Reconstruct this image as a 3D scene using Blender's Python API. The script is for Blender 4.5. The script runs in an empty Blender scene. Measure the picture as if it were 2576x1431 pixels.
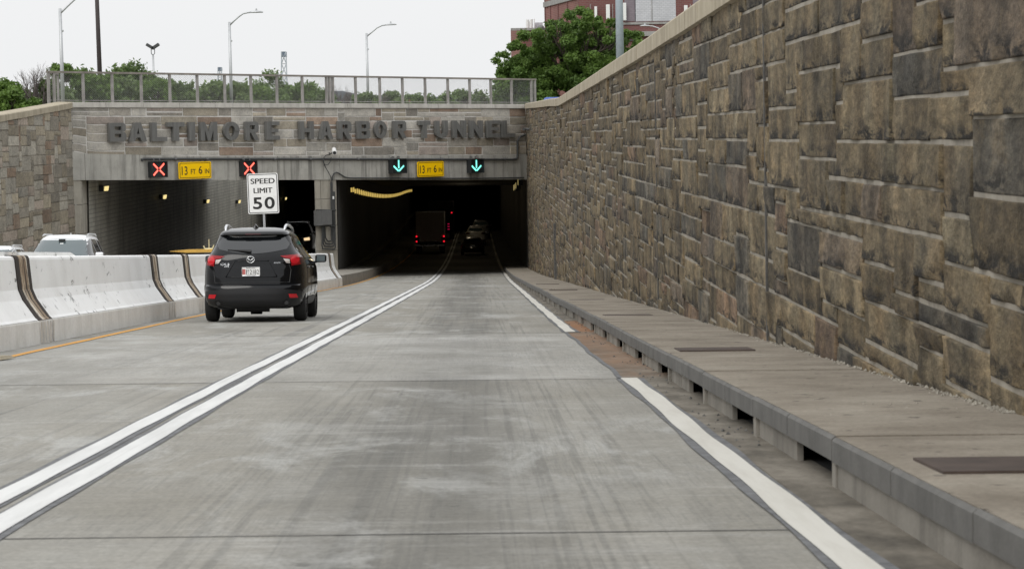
import bpy, math, random
import numpy as np
from mathutils import Vector, Matrix, noise
random.seed(7); rng = np.random.default_rng(7)
S = bpy.context.scene; COL = S.collection
PI = math.pi

# ------------------------------------------------------------ camera, sky, sun, exposure
# "road frame": X right, Y along the carriageway, Z normal to it; the carriageway falls 5 % away from the camera,
# so gravity-up G is tilted in that frame. Everything is stored in the gravity frame (TG).
FD, CX, CY, CAMH = 6000.0, 1288.0, 715.5, 1.15
G = Vector((-0.010, -0.050, 1.0)).normalized()
RG = G.rotation_difference(Vector((0, 0, 1))).to_matrix()
RG4 = RG.to_4x4()
def TG(p): return RG @ Vector(p)
_c = Vector((1190 - CX, CY - 642, FD)).normalized()
_n = Vector((1, .010, 0)).cross(_c)
if _n.y < 0: _n = -_n
_n.normalize()
_x = _n.cross(_c).normalized()
if _x.x < 0: _x = -_x
def cam_to_road(v):
    return Vector((v.dot(_x), v.dot(_c), v.dot(_n)))
cr, cu, cf = cam_to_road(Vector((1, 0, 0))), cam_to_road(Vector((0, 1, 0))), cam_to_road(Vector((0, 0, 1)))
cam = bpy.data.objects.new('camera', bpy.data.cameras.new('camera')); COL.objects.link(cam)
CPOS = TG((0, 0, CAMH))
m = Matrix((RG @ cr, RG @ cu, RG @ (-cf))).transposed().to_4x4(); m.translation = CPOS
cam.matrix_world = m
cam.data.sensor_width = 36; cam.data.lens = 36 * FD / 2576
cam.data.clip_end = 6000; cam.data.clip_start = .5
cam.data.dof.use_dof = True; cam.data.dof.focus_distance = 60; cam.data.dof.aperture_fstop = 9
S.camera = cam

def ray(px, py):            # road-frame direction through a photo pixel (2576 wide)
    return (cr * (px - CX) + cu * (CY - py) + cf * FD)
def atY(px, py, Y):         # road-frame point at distance Y
    d = ray(px, py); t = Y / d.y
    return Vector((0, 0, CAMH)) + d * t
def zr(Y):
    if Y <= 95: return 0.0
    if Y <= 222: return 0.00015 * (Y - 95) ** 2
    return 0.00015 * 127 ** 2 + 0.0381 * (min(Y, 330) - 222) - 0.00013 * (min(Y, 330) - 222) ** 2 + 0.01 * max(0, Y - 330)
def zl(Y): return zr(Y) + (0.012 * (Y - 90) if Y > 90 else 0.0)

S.view_settings.view_transform = 'Standard'; S.view_settings.look = 'None'
S.view_settings.exposure = 0.0; S.view_settings.gamma = 1
w = bpy.data.worlds.new("World"); S.world = w; w.use_nodes = True
SUN_EL, SUN_AZ = math.radians(44), math.radians(-150)     # azimuth from +Y towards +X
nt = w.node_tree; nt.nodes.clear()
def WN(t): return nt.nodes.new(t)
sky = WN('ShaderNodeTexSky'); sky.sky_type = 'NISHITA'; sky.sun_disc = False
sky.sun_elevation = SUN_EL; sky.sun_rotation = SUN_AZ; sky.dust_density = 4; sky.air_density = 1.2
hs = WN('ShaderNodeHueSaturation'); hs.inputs['Saturation'].default_value = .12
tc = WN('ShaderNodeTexCoord'); sx = WN('ShaderNodeSeparateXYZ')
rp = WN('ShaderNodeValToRGB')
e = rp.color_ramp.elements
e[0].position = 0; e[0].color = (9.9, 10.0, 10.1, 1); e[1].position = 1; e[1].color = (16.5, 16.8, 17.2, 1)
e2 = e.new(.12); e2.color = (9.85, 9.95, 10.05, 1)
mx = WN('ShaderNodeMix'); mx.data_type = 'RGBA'; mx.inputs[0].default_value = .86
bg = WN('ShaderNodeBackground'); bg.inputs['Strength'].default_value = .1
out = WN('ShaderNodeOutputWorld')
L = nt.links.new
L(sky.outputs[0], hs.inputs['Color']); L(tc.outputs['Generated'], sx.inputs[0]); L(sx.outputs['Z'], rp.inputs[0])
L(hs.outputs[0], mx.inputs[6]); L(rp.outputs[0], mx.inputs[7]); L(mx.outputs[2], bg.inputs['Color']); L(bg.outputs[0], out.inputs[0])
sun = bpy.data.objects.new('sun', bpy.data.lights.new('sun', 'SUN')); COL.objects.link(sun)
sun.data.energy = 1.3; sun.data.angle = math.radians(32); sun.data.color = (1, .97, .92)
sd = Vector((math.sin(SUN_AZ) * math.cos(SUN_EL), math.cos(SUN_AZ) * math.cos(SUN_EL), math.sin(SUN_EL)))
sun.rotation_euler = sd.to_track_quat('Z', 'Y').to_euler()

# ------------------------------------------------------------ materials
def mk(name, col=(.5, .5, .5), rough=.7, metal=0, coat=0, spec=.5):
    M = bpy.data.materials.new(name); M.use_nodes = True
    b = M.node_tree.nodes['Principled BSDF']
    b.inputs['Base Color'].default_value = (*col, 1); b.inputs['Roughness'].default_value = rough
    b.inputs['Metallic'].default_value = metal; b.inputs['Coat Weight'].default_value = coat
    b.inputs['Coat Roughness'].default_value = .04
    b.inputs['Specular IOR Level'].default_value = spec
    return M, M.node_tree, b
class NT:
    """small helper to wire nodes"""
    def __init__(s, M): s.t = M.node_tree; s.b = s.t.nodes['Principled BSDF']
    def n(s, ty, **kw):
        x = s.t.nodes.new(ty)
        for k, v in kw.items(): setattr(x, k, v)
        return x
    def l(s, a, b): s.t.links.new(a, b)
    def coord(s, scale=(1, 1, 1), rot=(0, 0, 0), kind='Object'):
        c = s.n('ShaderNodeTexCoord'); mp = s.n('ShaderNodeMapping')
        mp.inputs['Scale'].default_value = scale; mp.inputs['Rotation'].default_value = rot
        s.l(c.outputs[kind], mp.inputs[0]); return mp.outputs[0]
    def noise(s, scale=1, detail=4, rough=.55, vec=None, stretch=(1, 1, 1), rot=(0, 0, 0), dist=0):
        x = s.n('ShaderNodeTexNoise'); x.inputs['Scale'].default_value = scale; x.inputs['Detail'].default_value = detail
        x.inputs['Roughness'].default_value = rough; x.inputs['Distortion'].default_value = dist
        s.l(vec or s.coord(stretch, rot), x.inputs['Vector']); return x.outputs['Fac']
    def ramp(s, fac, stops, interp='LINEAR'):
        r = s.n('ShaderNodeValToRGB'); r.color_ramp.interpolation = interp
        el = r.color_ramp.elements
        while len(el) < len(stops): el.new(.5)
        for q, (p, c) in zip(el, stops):
            q.position = p; q.color = (*c, 1) if len(c) == 3 else c
        s.l(fac, r.inputs[0]); return r.outputs[0]
    def rampv(s, fac, stops):
        return s.ramp(fac, [(p, (v, v, v)) for p, v in stops])
    def mix(s, fac, a, b, mode='MIX'):
        x = s.n('ShaderNodeMix', data_type='RGBA', blend_type=mode)
        for i, v in ((0, fac), (6, a), (7, b)):
            if hasattr(v, 'links'): s.l(v, x.inputs[i])
            elif i == 0: x.inputs[0].default_value = v
            else: x.inputs[i].default_value = (*v, 1)
        return x.outputs[2]
    def math(s, op, a, b=0.0, c=None):
        x = s.n('ShaderNodeMath', operation=op)
        for i, v in enumerate((a, b) if c is None else (a, b, c)):
            if hasattr(v, 'links'): s.l(v, x.inputs[i])
            else: x.inputs[i].default_value = v
        return x.outputs[0]
    def xyz(s):
        c = s.n('ShaderNodeTexCoord'); q = s.n('ShaderNodeSeparateXYZ'); s.l(c.outputs['Object'], q.inputs[0]); return q.outputs
    def band(s, v, lo, hi, soft):      # 1 inside [lo,hi]
        a = s.n('ShaderNodeMapRange'); a.interpolation_type = 'SMOOTHSTEP'
        a.inputs[1].default_value = lo - soft; a.inputs[2].default_value = lo + soft; s.l(v, a.inputs[0])
        b = s.n('ShaderNodeMapRange'); b.interpolation_type = 'SMOOTHSTEP'
        b.inputs[1].default_value = hi - soft; b.inputs[2].default_value = hi + soft; s.l(v, b.inputs[0])
        return s.math('MULTIPLY', a.outputs[0], s.math('SUBTRACT', 1.0, b.outputs[0]))
    def col(s, o): s.l(o, s.b.inputs['Base Color'])
    def rough(s, o): s.l(o, s.b.inputs['Roughness'])
    def bump(s, h, strength=.3, dist=.02):
        x = s.n('ShaderNodeBump'); x.inputs['Strength'].default_value = strength; x.inputs['Distance'].default_value = dist
        s.l(h, x.inputs['Height']); s.l(x.outputs[0], s.b.inputs['Normal'])

def plain(name, col, rough=.6, metal=0, coat=0, var=.15, scale=6.0, spec=.5, stretch=(1, 1, 1)):
    M, t, b = mk(name, col, rough, metal, coat, spec); q = NT(M)
    if var:
        f = q.noise(scale, 4, .6, stretch=stretch)
        q.col(q.ramp(f, [(.25, tuple(c * (1 - var) for c in col)), (.75, tuple(min(1, c * (1 + var)) for c in col))]))
    return M
def emit(name, col, strength, base=(.05, .05, .05)):
    M, t, b = mk(name, base, .4); b.inputs['Emission Color'].default_value = (*col, 1); b.inputs['Emission Strength'].default_value = strength
    return M

def m_road():
    M, t, b = mk('road_concrete', rough=.85, spec=.25); q = NT(M); o = q.xyz()
    big = q.noise(.35, 3, .6, stretch=(1, .35, 1))
    slab = q.noise(1.0, 5, .65, stretch=(.5, .42, 1))          # broad bands across the lane
    fine = q.noise(1.0, 3, .7, stretch=(2.5, 22, 1))            # tined texture across the lane
    grain = q.noise(38, 3, .7)
    col = q.ramp(slab, [(.3, (.35, .34, .31)), (.5, (.41, .40, .375)), (.7, (.48, .475, .455))])
    col = q.mix(.35, col, q.ramp(big, [(.3, (.36, .33, .275)), (.7, (.45, .45, .44))]))
    # greyish oil band down the middle of the right lane, lighter one in the left lane
    wob = q.noise(.12, 2, .5, stretch=(.2, 1, 1))
    xw = q.math('ADD', o['X'], q.math('MULTIPLY', q.math('SUBTRACT', wob, .5), .5))
    oil = q.math('MULTIPLY', q.band(xw, -.85, .32, .36), q.rampv(q.noise(1, 5, .65, stretch=(2.2, .16, 1)), [(.3, .5), (.6, 1)]))
    col = q.mix(q.math('MULTIPLY', oil, .72), col, (.175, .172, .162))
    oil2 = q.math('MULTIPLY', q.band(xw, -4.5, -3.4, .4), q.rampv(q.noise(1, 4, .6, stretch=(1.2, .2, 1)), [(.35, .1), (.65, .8)]))
    col = q.mix(q.math('MULTIPLY', oil2, .3), col, (.24, .235, .22))
    # tyre streaks
    st = q.noise(1, 4, .7, stretch=(16, .10, 1), dist=.25)
    col = q.mix(q.math('MULTIPLY', q.rampv(st, [(.50, 0), (.60, .5)]), q.band(o['X'], -1.3, 1.0, .4)), col, (.19, .188, .18))
    sk = q.noise(1, 3, .5, stretch=(7, .05, 1), dist=.6)
    col = q.mix(q.math('MULTIPLY', q.rampv(sk, [(.56, 0), (.64, .5)]), q.band(o['X'], -4, -2.5, .3)), col, (.19, .19, .195))
    # chalky scraped patches
    ch = q.noise(1, 6, .72, stretch=(1.5, .55, 1), dist=.6)
    ch2 = q.noise(1, 3, .6, stretch=(.3, .25, 1))
    chm = q.math('MULTIPLY', q.rampv(ch, [(.48, 0), (.62, 1)]), q.rampv(ch2, [(.42, 0), (.56, 1)]))
    col = q.mix(q.math('MULTIPLY', chm, .55), col, (.66, .67, .675))
    li = q.noise(1, 5, .7, stretch=(.5, 2.2, 1))
    col = q.mix(q.rampv(li, [(.56, 0), (.72, .38)]), col, (.64, .64, .635))
    sp = q.noise(5, 3, .7); 
    col = q.mix(q.math('MULTIPLY', q.rampv(sp, [(.66, 0), (.72, .6)]), q.band(o['X'], -.9, .4, .3)), col, (.12, .118, .11))
    lt_b = q.band(o['Y'], 22, 34.8, .15)
    col = q.mix(q.math('MULTIPLY', lt_b, .45), col, q.ramp(slab, [(.35, (.46, .455, .44)), (.65, (.66, .66, .66))]))
    blo = q.noise(1, 5, .68, stretch=(1.9, .32, 1))
    col = q.mix(.45, col, q.ramp(blo, [(.3, (.70, .70, .69)), (.5, (.97, .97, .96)), (.7, (1.2, 1.2, 1.2))]), 'MULTIPLY')
    gr = q.noise(1, 3, .6, stretch=(90, 2.0, 1))
    col = q.mix(q.math('MULTIPLY', q.rampv(gr, [(.5, 0), (.62, .35)]), q.rampv(q.noise(1, 3, .6, stretch=(.8, .5, 1)), [(.45, 0), (.55, 1)])), col, (.24, .24, .235))
    col = q.mix(.4, col, q.ramp(fine, [(.3, (.55, .55, .55)), (.7, (1.0, 1.0, 1.0))]), 'MULTIPLY')
    col = q.mix(.75, col, q.ramp(grain, [(.3, (.66, .66, .66)), (.7, (1.12, 1.12, 1.12))]), 'MULTIPLY')
    q.col(q.mix(1, col, (.72, .71, .675), 'MULTIPLY'))
    q.bump(q.math('ADD', fine, q.math('MULTIPLY', grain, .5)), .35, .006)
    return M
def m_concrete(name, a, b_, streak=.5, scale=1.0, dark=(.12, .115, .105), rough=.85):
    M, t, b = mk(name, rough=rough, spec=.3); q = NT(M)
    f = q.noise(1.6 * scale, 5, .62); g = q.noise(24 * scale, 3, .7)
    col = q.ramp(f, [(.28, a), (.72, b_)])
    s = q.noise(1, 5, .65, stretch=(3.2, 3.2, .16))
    col = q.mix(q.math('MULTIPLY', q.rampv(s, [(.50, 0), (.68, 1)]), streak), col, dark)
    col = q.mix(.4, col, q.ramp(g, [(.3, (.68, .68, .68)), (.7, (1, 1, 1))]), 'MULTIPLY')
    q.col(col); q.bump(q.math('ADD', g, f), .3, .01)
    return M
def m_walk():
    M, t, b = mk('sidewalk_concrete', rough=.88, spec=.2); q = NT(M)
    f = q.noise(1.1, 6, .68); h = q.noise(1, 5, .7, stretch=(.9, 3, 1)); g = q.noise(34, 3, .75); sp = q.noise(7, 2, .6)
    col = q.ramp(f, [(.28, (.17, .146, .115)), (.5, (.245, .216, .175)), (.72, (.325, .295, .245))])
    col = q.mix(.5, col, q.ramp(h, [(.3, (.72, .70, .67)), (.5, (.98, .97, .96)), (.7, (1.18, 1.17, 1.16))]), 'MULTIPLY')
    col = q.mix(q.rampv(sp, [(.66, 0), (.70, .8)]), col, (.07, .06, .05))
    col = q.mix(.6, col, q.ramp(g, [(.3, (.6, .6, .6)), (.7, (1.15, 1.15, 1.15))]), 'MULTIPLY')
    q.col(col); q.bump(q.math('ADD', g, f), .4, .008); return M
def m_stone(name, streak=.55, bump=.6, fs=1.0, warm=(.30, .22, .12), grain=1.0, chips=False):
    M, t, b = mk(name, rough=.9, spec=.25); q = NT(M)
    at = q.n('ShaderNodeAttribute', attribute_name='stone'); col = at.outputs['Color']
    f = q.noise(2.4 * fs, 6, .68); g = q.noise(30 * fs, 4, .72)
    v = q.noise(1, 6, .68, stretch=(2.6 * fs, 1.0 * fs, 1.7 * fs), dist=.4)
    v2 = q.noise(1, 5, .68, stretch=(7 * fs, 2.4 * fs, 4.6 * fs), dist=.3)
    col = q.mix(.75, col, q.ramp(f, [(.25, (.62, .62, .63)), (.5, (.95, .94, .92)), (.75, (1.22, 1.2, 1.16))]), 'MULTIPLY')
    col = q.mix(q.math('MULTIPLY', q.rampv(v, [(.38, 1), (.47, 0)]), streak), col, (.045, .042, .04))
    col = q.mix(q.math('MULTIPLY', q.rampv(v, [(.53, 0), (.64, 1)]), streak * .8), col, warm)
    col = q.mix(q.math('MULTIPLY', q.rampv(v2, [(.55, 0), (.68, 1)]), streak * .55), col, (.075, .068, .058))
    col = q.mix(q.math('MULTIPLY', q.rampv(v2, [(.28, 1), (.38, 0)]), streak * .45), col, (.36, .33, .28))
    v3 = q.noise(1, 5, .75, stretch=(17 * fs, 5.5 * fs, 15 * fs))
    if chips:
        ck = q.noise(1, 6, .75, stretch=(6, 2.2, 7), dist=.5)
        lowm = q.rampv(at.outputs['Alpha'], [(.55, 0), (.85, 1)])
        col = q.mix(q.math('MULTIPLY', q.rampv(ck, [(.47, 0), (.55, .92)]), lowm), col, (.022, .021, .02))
    col = q.mix(grain, col, q.ramp(v3, [(.30, (.36, .35, .33)), (.5, (.95, .95, .95)), (.70, (1.65, 1.6, 1.5))]), 'MULTIPLY')
    col = q.mix(.6, col, q.ramp(g, [(.28, (.5, .5, .5)), (.7, (1.15, 1.15, 1.15))]), 'MULTIPLY')
    q.col(col); q.bump(q.math('ADD', q.math('MULTIPLY', f, 1.6), q.math('MULTIPLY', g, .7)), bump, .03)
    return M
def m_tile():
    M, t, b = mk('tunnel_tile', rough=.45); q = NT(M); o = q.xyz()
    cv = q.n('ShaderNodeCombineXYZ'); q.l(o['Y'], cv.inputs[0]); q.l(o['Z'], cv.inputs[1])
    br = q.n('ShaderNodeTexBrick'); q.l(cv.outputs[0], br.inputs['Vector'])
    br.inputs['Scale'].default_value = 1; br.inputs['Brick Width'].default_value = .9; br.inputs['Row Height'].default_value = .2
    br.inputs['Mortar Size'].default_value = .014; br.offset = .5
    br.inputs['Color1'].default_value = (.56, .54, .475, 1); br.inputs['Color2'].default_value = (.49, .47, .41, 1); br.inputs['Mortar'].default_value = (.20, .19, .17, 1)
    f = q.noise(.5, 5, .65, stretch=(1, 1, .5)); s = q.noise(1, 5, .7, stretch=(1, 1.6, .12))
    col = q.mix(q.rampv(f, [(.45, 0), (.75, .6)]), br.outputs['Color'], (.10, .095, .085))
    col = q.mix(q.rampv(s, [(.55, 0), (.72, .6)]), col, (.045, .042, .04))
    q.col(col); return M
def m_barrier():
    M, t, b = mk('barrier_paint', rough=.6); q = NT(M); o = q.xyz()
    f = q.noise(1.3, 5, .6); g = q.noise(1, 6, .75, stretch=(3, 2.0, 4.5), dist=.25); h = q.noise(.9, 2, .5)
    col = q.ramp(f, [(.3, (.80, .795, .775)), (.6, (.90, .90, .885))])
    sc = q.math('MULTIPLY', q.rampv(g, [(.58, 0), (.63, .9)]), q.rampv(h, [(.48, 0), (.56, 1)]))
    col = q.mix(sc, col, (.13, .125, .12))
    v = q.noise(1, 4, .7, stretch=(2, 5, .35), dist=.4)
    col = q.mix(q.rampv(v, [(.68, 0), (.78, .4)]), col, (.36, .33, .28))
    fl = q.noise(14, 4, .75)
    col = q.mix(q.rampv(fl, [(.70, 0), (.74, .5)]), col, (.22, .2, .17))
    q.col(col); q.bump(f, .15, .01); return M
def m_rust():
    M, t, b = mk('rusty_steel', rough=.75); q = NT(M)
    v = q.noise(1, 3, .6, stretch=(.3, 4.5, .3), dist=.15); f = q.noise(5, 5, .7)
    col = q.ramp(v, [(.38, (.03, .02, .012)), (.42, (.12, .07, .035)), (.46, (.48, .38, .26)), (.52, (.16, .09, .045)), (.55, (.50, .41, .29)), (.60, (.68, .62, .52))])
    col = q.mix(q.rampv(f, [(.52, 0), (.64, .8)]), col, (.03, .02, .014))
    q.col(col); return M
def m_gutter():
    M, t, b = mk('gutter_concrete', rough=.9, spec=.2); q = NT(M); o = q.xyz()
    f = q.noise(1.2, 6, .7, stretch=(2, 1, 1)); g = q.noise(30, 3, .7)
    col = q.ramp(f, [(.3, (.07, .062, .05)), (.5, (.155, .138, .112)), (.7, (.26, .235, .195))])
    ru = q.math('MULTIPLY', q.band(o['Y'], 22.2, 39, .5), q.rampv(q.noise(1, 5, .65, stretch=(1.6, .25, 1)), [(.35, .2), (.6, 1)]))
    col = q.mix(q.math('MULTIPLY', ru, .7), col, (.25, .145, .085))
    ru2 = q.math('MULTIPLY', q.band(o['Y'], 35.2, 41, .4), q.band(o['X'], 1.5, 1.8, .1))
    col = q.mix(q.math('MULTIPLY', ru2, .7), col, (.27, .13, .06))
    col = q.mix(.5, col, q.ramp(g, [(.3, (.65, .65, .65)), (.7, (1, 1, 1))]), 'MULTIPLY')
    q.col(col); q.bump(g, .3, .008); return M
def m_paintline(name, a, b_, wear=(.33, .32, .30)):
    M, t, b = mk(name, rough=.7); q = NT(M)
    f = q.noise(1, 5, .7, stretch=(6, .6, 1)); g = q.noise(18, 4, .75)
    col = q.ramp(f, [(.3, b_), (.6, a)])
    col = q.mix(q.rampv(g, [(.66, 0), (.78, .7)]), col, wear)
    s = q.noise(1, 3, .6, stretch=(30, .1, 1), dist=.2)
    col = q.mix(q.rampv(s, [(.60, 0), (.72, .35)]), col, wear)
    q.col(col); return M
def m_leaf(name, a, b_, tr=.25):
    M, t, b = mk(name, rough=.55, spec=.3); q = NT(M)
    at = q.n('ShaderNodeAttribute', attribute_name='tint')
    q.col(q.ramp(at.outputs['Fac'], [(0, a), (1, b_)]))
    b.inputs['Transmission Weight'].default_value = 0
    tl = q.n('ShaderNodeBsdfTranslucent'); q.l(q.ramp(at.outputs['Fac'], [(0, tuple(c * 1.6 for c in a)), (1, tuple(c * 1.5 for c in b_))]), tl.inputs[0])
    ms = q.n('ShaderNodeMixShader'); ms.inputs[0].default_value = tr
    o = t.nodes['Material Output']
    q.l(b.outputs[0], ms.inputs[1]); q.l(tl.outputs[0], ms.inputs[2]); q.l(ms.outputs[0], o.inputs[0])
    return M
def m_brick(name, a, b_, mortar, sc=1.0):
    M, t, b = mk(name, rough=.9); q = NT(M); o = q.xyz()
    cv = q.n('ShaderNodeCombineXYZ'); q.l(q.math('ADD', o['X'], o['Y']), cv.inputs[0]); q.l(o['Z'], cv.inputs[1])
    br = q.n('ShaderNodeTexBrick'); q.l(cv.outputs[0], br.inputs['Vector']); br.inputs['Scale'].default_value = sc
    br.inputs['Brick Width'].default_value = .6; br.inputs['Row Height'].default_value = .25; br.inputs['Mortar Size'].default_value = .03
    for k, c in (('Color1', a), ('Color2', b_), ('Mortar', mortar)): br.inputs[k].default_value = (*c, 1)
    f = q.noise(.3, 5, .65)
    q.col(q.mix(.6, br.outputs['Color'], q.ramp(f, [(.3, (.7, .7, .7)), (.7, (1.1, 1.1, 1.1))]), 'MULTIPLY')); return M

MT = {}
MT['road'] = m_road()
MT['gutter'] = m_gutter()
MT['tunnel_road'] = m_concrete('shade_darkened_road_concrete', (.10, .098, .09), (.14, .135, .125), .3)  # darker copy of the road: the tube's gloom is put into its colour
MT['walk'] = m_walk()
MT['kerb'] = m_concrete('kerb_concrete', (.098, .095, .088), (.155, .150, .140), .4, 1.8, (.05, .05, .05))
MT['kerbwall'] = m_concrete('kerb_wall_concrete', (.19, .175, .15), (.29, .27, .235), .55, 1.5, (.07, .065, .055))
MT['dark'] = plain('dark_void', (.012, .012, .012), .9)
MT['white_line'] = m_paintline('white_road_paint', (.60, .60, .585), (.50, .50, .485))
MT['cream_line'] = m_paintline('worn_white_road_paint', (.54, .525, .475), (.45, .43, .38))
MT['yellow_line'] = m_paintline('yellow_road_paint', (.62, .30, .035), (.5, .24, .04), (.3, .25, .18))
MT['seal'] = plain('dark_sealer', (.11, .112, .115), .8, var=.5, scale=9)
MT['joint'] = plain('joint_sealer', (.085, .082, .076), .9, var=.5, scale=14)
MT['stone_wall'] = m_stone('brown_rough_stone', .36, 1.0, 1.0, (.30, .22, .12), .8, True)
MT['stone_portal'] = m_stone('grey_granite_stone', .16, .4, .8, (.50, .47, .42), .3)
MT['stone_left'] = m_stone('grey_brown_stone', .30, .5, .9, (.32, .29, .25), .5)
MT['mortar'] = m_concrete('wall_mortar', (.24, .215, .175), (.40, .365, .305), .35, 2.0)
MT['mortar_light'] = m_concrete('portal_mortar', (.64, .62, .58), (.78, .76, .72), .15)
MT['coping'] = m_concrete('coping_stone', (.33, .285, .205), (.46, .405, .305), .45, dark=(.14, .115, .08))
MT['coping_grey'] = m_concrete('portal_coping_stone', (.42, .40, .36), (.60, .58, .53), .3)
MT['lintel'] = m_concrete('portal_concrete', (.36, .35, .315), (.50, .485, .44), .75)
MT['pier'] = m_concrete('pier_concrete', (.34, .315, .265), (.46, .43, .365), .5)
MT['tile'] = m_tile()
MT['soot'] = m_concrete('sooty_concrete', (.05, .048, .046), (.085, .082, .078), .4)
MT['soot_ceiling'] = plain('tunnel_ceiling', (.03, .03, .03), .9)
MT['barrier'] = m_barrier()
MT['barrier_base'] = m_concrete('barrier_base_concrete', (.68, .665, .625), (.86, .85, .82), .14, dark=(.2, .18, .15))
MT['rust'] = m_rust()
MT['tar'] = plain('black_rusty_edge', (.028, .02, .015), .85, var=.8, scale=7, stretch=(1, 3, .8))
MT['plate_rust'] = plain('rusty_plate', (.060, .042, .033), .85, var=.35, scale=5)
MT['galv'] = plain('galvanised_steel', (.46, .47, .48), .45, .35, var=.1)
MT['pole_blue'] = plain('blue_grey_painted_pole', (.33, .38, .42), .5, 0, var=.12, scale=9)
MT['pole_dark'] = plain('dark_wooden_pole', (.055, .045, .045), .8)
MT['fence'] = plain('weathered_fence_steel', (.30, .285, .27), .6, .3, var=.3, scale=3)
MT['fence_rust'] = plain('rusty_fence_rail', (.24, .215, .19), .7, .2, var=.4, scale=2)
MT['wire'] = plain('fence_wire', (.30, .30, .29), .5, .4)
MT['letter'] = plain('letter_dark_metal', (.125, .124, .117), .65, .0, var=.3, scale=2, stretch=(4, 4, .5))
MT['black'] = plain('black_housing', (.015, .017, .018), .5)
MT['conduit'] = plain('conduit_grey', (.06, .062, .062), .55, .2)
MT['conduit_light'] = plain('conduit_steel', (.14, .14, .14), .5, .4)
MT['cabinet'] = plain('grey_cabinet', (.15, .15, .148), .5, .1)
MT['sign_yellow'] = plain('sign_yellow', (1.0, .60, .0), .5, var=.03, spec=.2)
MT['sign_white'] = plain('sign_white', (.80, .80, .79), .4, var=.04)
MT['sign_black'] = plain('sign_black', (.012, .012, .012), .5, var=0)
MT['led_red'] = emit('red_led', (1, .07, .045), 2.0)
MT['led_red_core'] = emit('red_led_core', (1, .22, .15), 2.2)
MT['led_green'] = emit('green_led', (.22, 1, .82), 1.6)
MT['tube_light'] = emit('tunnel_lamp_glow', (1, .80, .34), 1.0)
MT['tube_light_row'] = emit('row_lamp_glow', (1, .70, .17), .55)
MT['tube_light_dim'] = emit('dim_tunnel_lamp_glow', (1, .78, .28), .30)
MT['white_paint'] = plain('white_housing', (.75, .75, .74), .4, var=.05)
MT['car_black'] = mk('black_car_paint', (.003, .0034, .0045), .07, 0, 0, .34)[0]
MT['car_white'] = mk('white_car_paint', (.78, .79, .80), .35, 0, .8)[0]
MT['car_silver'] = mk('silver_car_paint', (.62, .61, .58), .4, .2, .8)[0]
MT['car_brown'] = mk('dark_brown_car_paint', (.05, .035, .025), .3, 0, .8)[0]
MT['car_grey'] = mk('grey_car_paint', (.28, .28, .28), .35, .4, .8)[0]
MT['cladding'] = plain('grey_black_plastic', (.010, .010, .011), .5, var=.1, spec=.35)
MT['glass_dark'] = mk('tinted_glass', (.004, .005, .006), .03, 0, 0, .95)[0]
MT['glass_grey'] = mk('windscreen_glass', (.05, .075, .08), .05, 0, .5)[0]
MT['tyre'] = plain('tyre_rubber', (.012, .012, .012), .85)
MT['rim'] = mk('alloy_rim', (.35, .35, .36), .3, .9)[0]
MT['chrome'] = mk('chrome_trim', (.72, .73, .74), .15, 1)[0]
MT['silver_rail'] = mk('silver_rail', (.62, .63, .64), .3, .7)[0]
MT['lamp_red'] = mk('red_lamp_lens', (.26, .006, .010), .12, 0, 0, .4)[0]
MT['lamp_red_bright'] = mk('bright_red_lamp_lens', (.50, .012, .02), .15, 0, 0, .4)[0]
MT['lamp_clear'] = mk('clear_lamp_lens', (.5, .45, .42), .15, .2, 1)[0]
MT['lamp_dark'] = mk('dark_lamp_lens', (.06, .015, .018), .1, 0, 0, .4)[0]
MT['tail_on'] = emit('lit_tail_lamp', (1, .012, .03), 1.0, (.2, 0, 0))
MT['tail_dim'] = emit('dim_tail_lamp', (1, .01, .12), .35, (.2, 0, 0))
MT['headlamp_on'] = emit('lit_headlamp', (1, .72, .4), 1.0)
MT['truck_box'] = plain('truck_box_panel', (.42, .39, .37), .6, var=.15)
MT['truck_metal'] = plain('truck_metal', (.55, .55, .55), .4, .4)
MT['bark'] = plain('bark', (.07, .055, .045), .9, var=.4)
MT['twig'] = plain('grey_twigs', (.115, .095, .09), .9, var=.3)
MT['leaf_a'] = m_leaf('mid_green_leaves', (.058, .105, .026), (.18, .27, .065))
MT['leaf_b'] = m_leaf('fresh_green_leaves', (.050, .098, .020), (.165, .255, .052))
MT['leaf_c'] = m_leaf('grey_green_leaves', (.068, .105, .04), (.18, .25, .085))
MT['brick'] = m_brick('red_brick', (.24, .095, .08), (.195, .075, .065), (.26, .17, .15))
MT['brick_shaded'] = m_brick('shaded_red_brick', (.185, .07, .065), (.15, .057, .054), (.18, .115, .105))  # red brick darkened: front walls' shade is in the colour; pilasters share it
MT['panel_light'] = m_brick('light_grey_painted_brick', (.58, .58, .61), (.52, .52, .55), (.42, .42, .45))
MT['panel_grey'] = m_brick('purple_grey_painted_brick', (.25, .21, .235), (.22, .185, .21), (.2, .17, .19))
MT['band'] = m_concrete('building_band', (.28, .27, .26), (.38, .37, .36), .4)
MT['shed'] = plain('blue_grey_metal_roof', (.14, .16, .185), .6, var=.15, scale=.4)
MT['crane'] = plain('blue_grey_crane', (.16, .20, .26), .6)
MT['crane_light'] = plain('pale_crane_lattice', (.42, .46, .50), .6)
MT['orange_brick'] = plain('orange_red_roof', (.42, .16, .10), .8, var=.2)
MT['ground'] = m_concrete('grassy_ground', (.06, .08, .03), (.13, .14, .07), .2)
MT['gate_yellow'] = plain('yellow_gate_paint', (.80, .48, .10), .5, var=.1)
MT['gate_pale'] = plain('pale_yellow_steel', (.62, .55, .33), .5, var=.1)
MT['blue'] = plain('blue_plastic', (.03, .08, .35), .4)
MT['crumb'] = plain('pale_grit', (.27, .25, .21), .9, var=.4)

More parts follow.
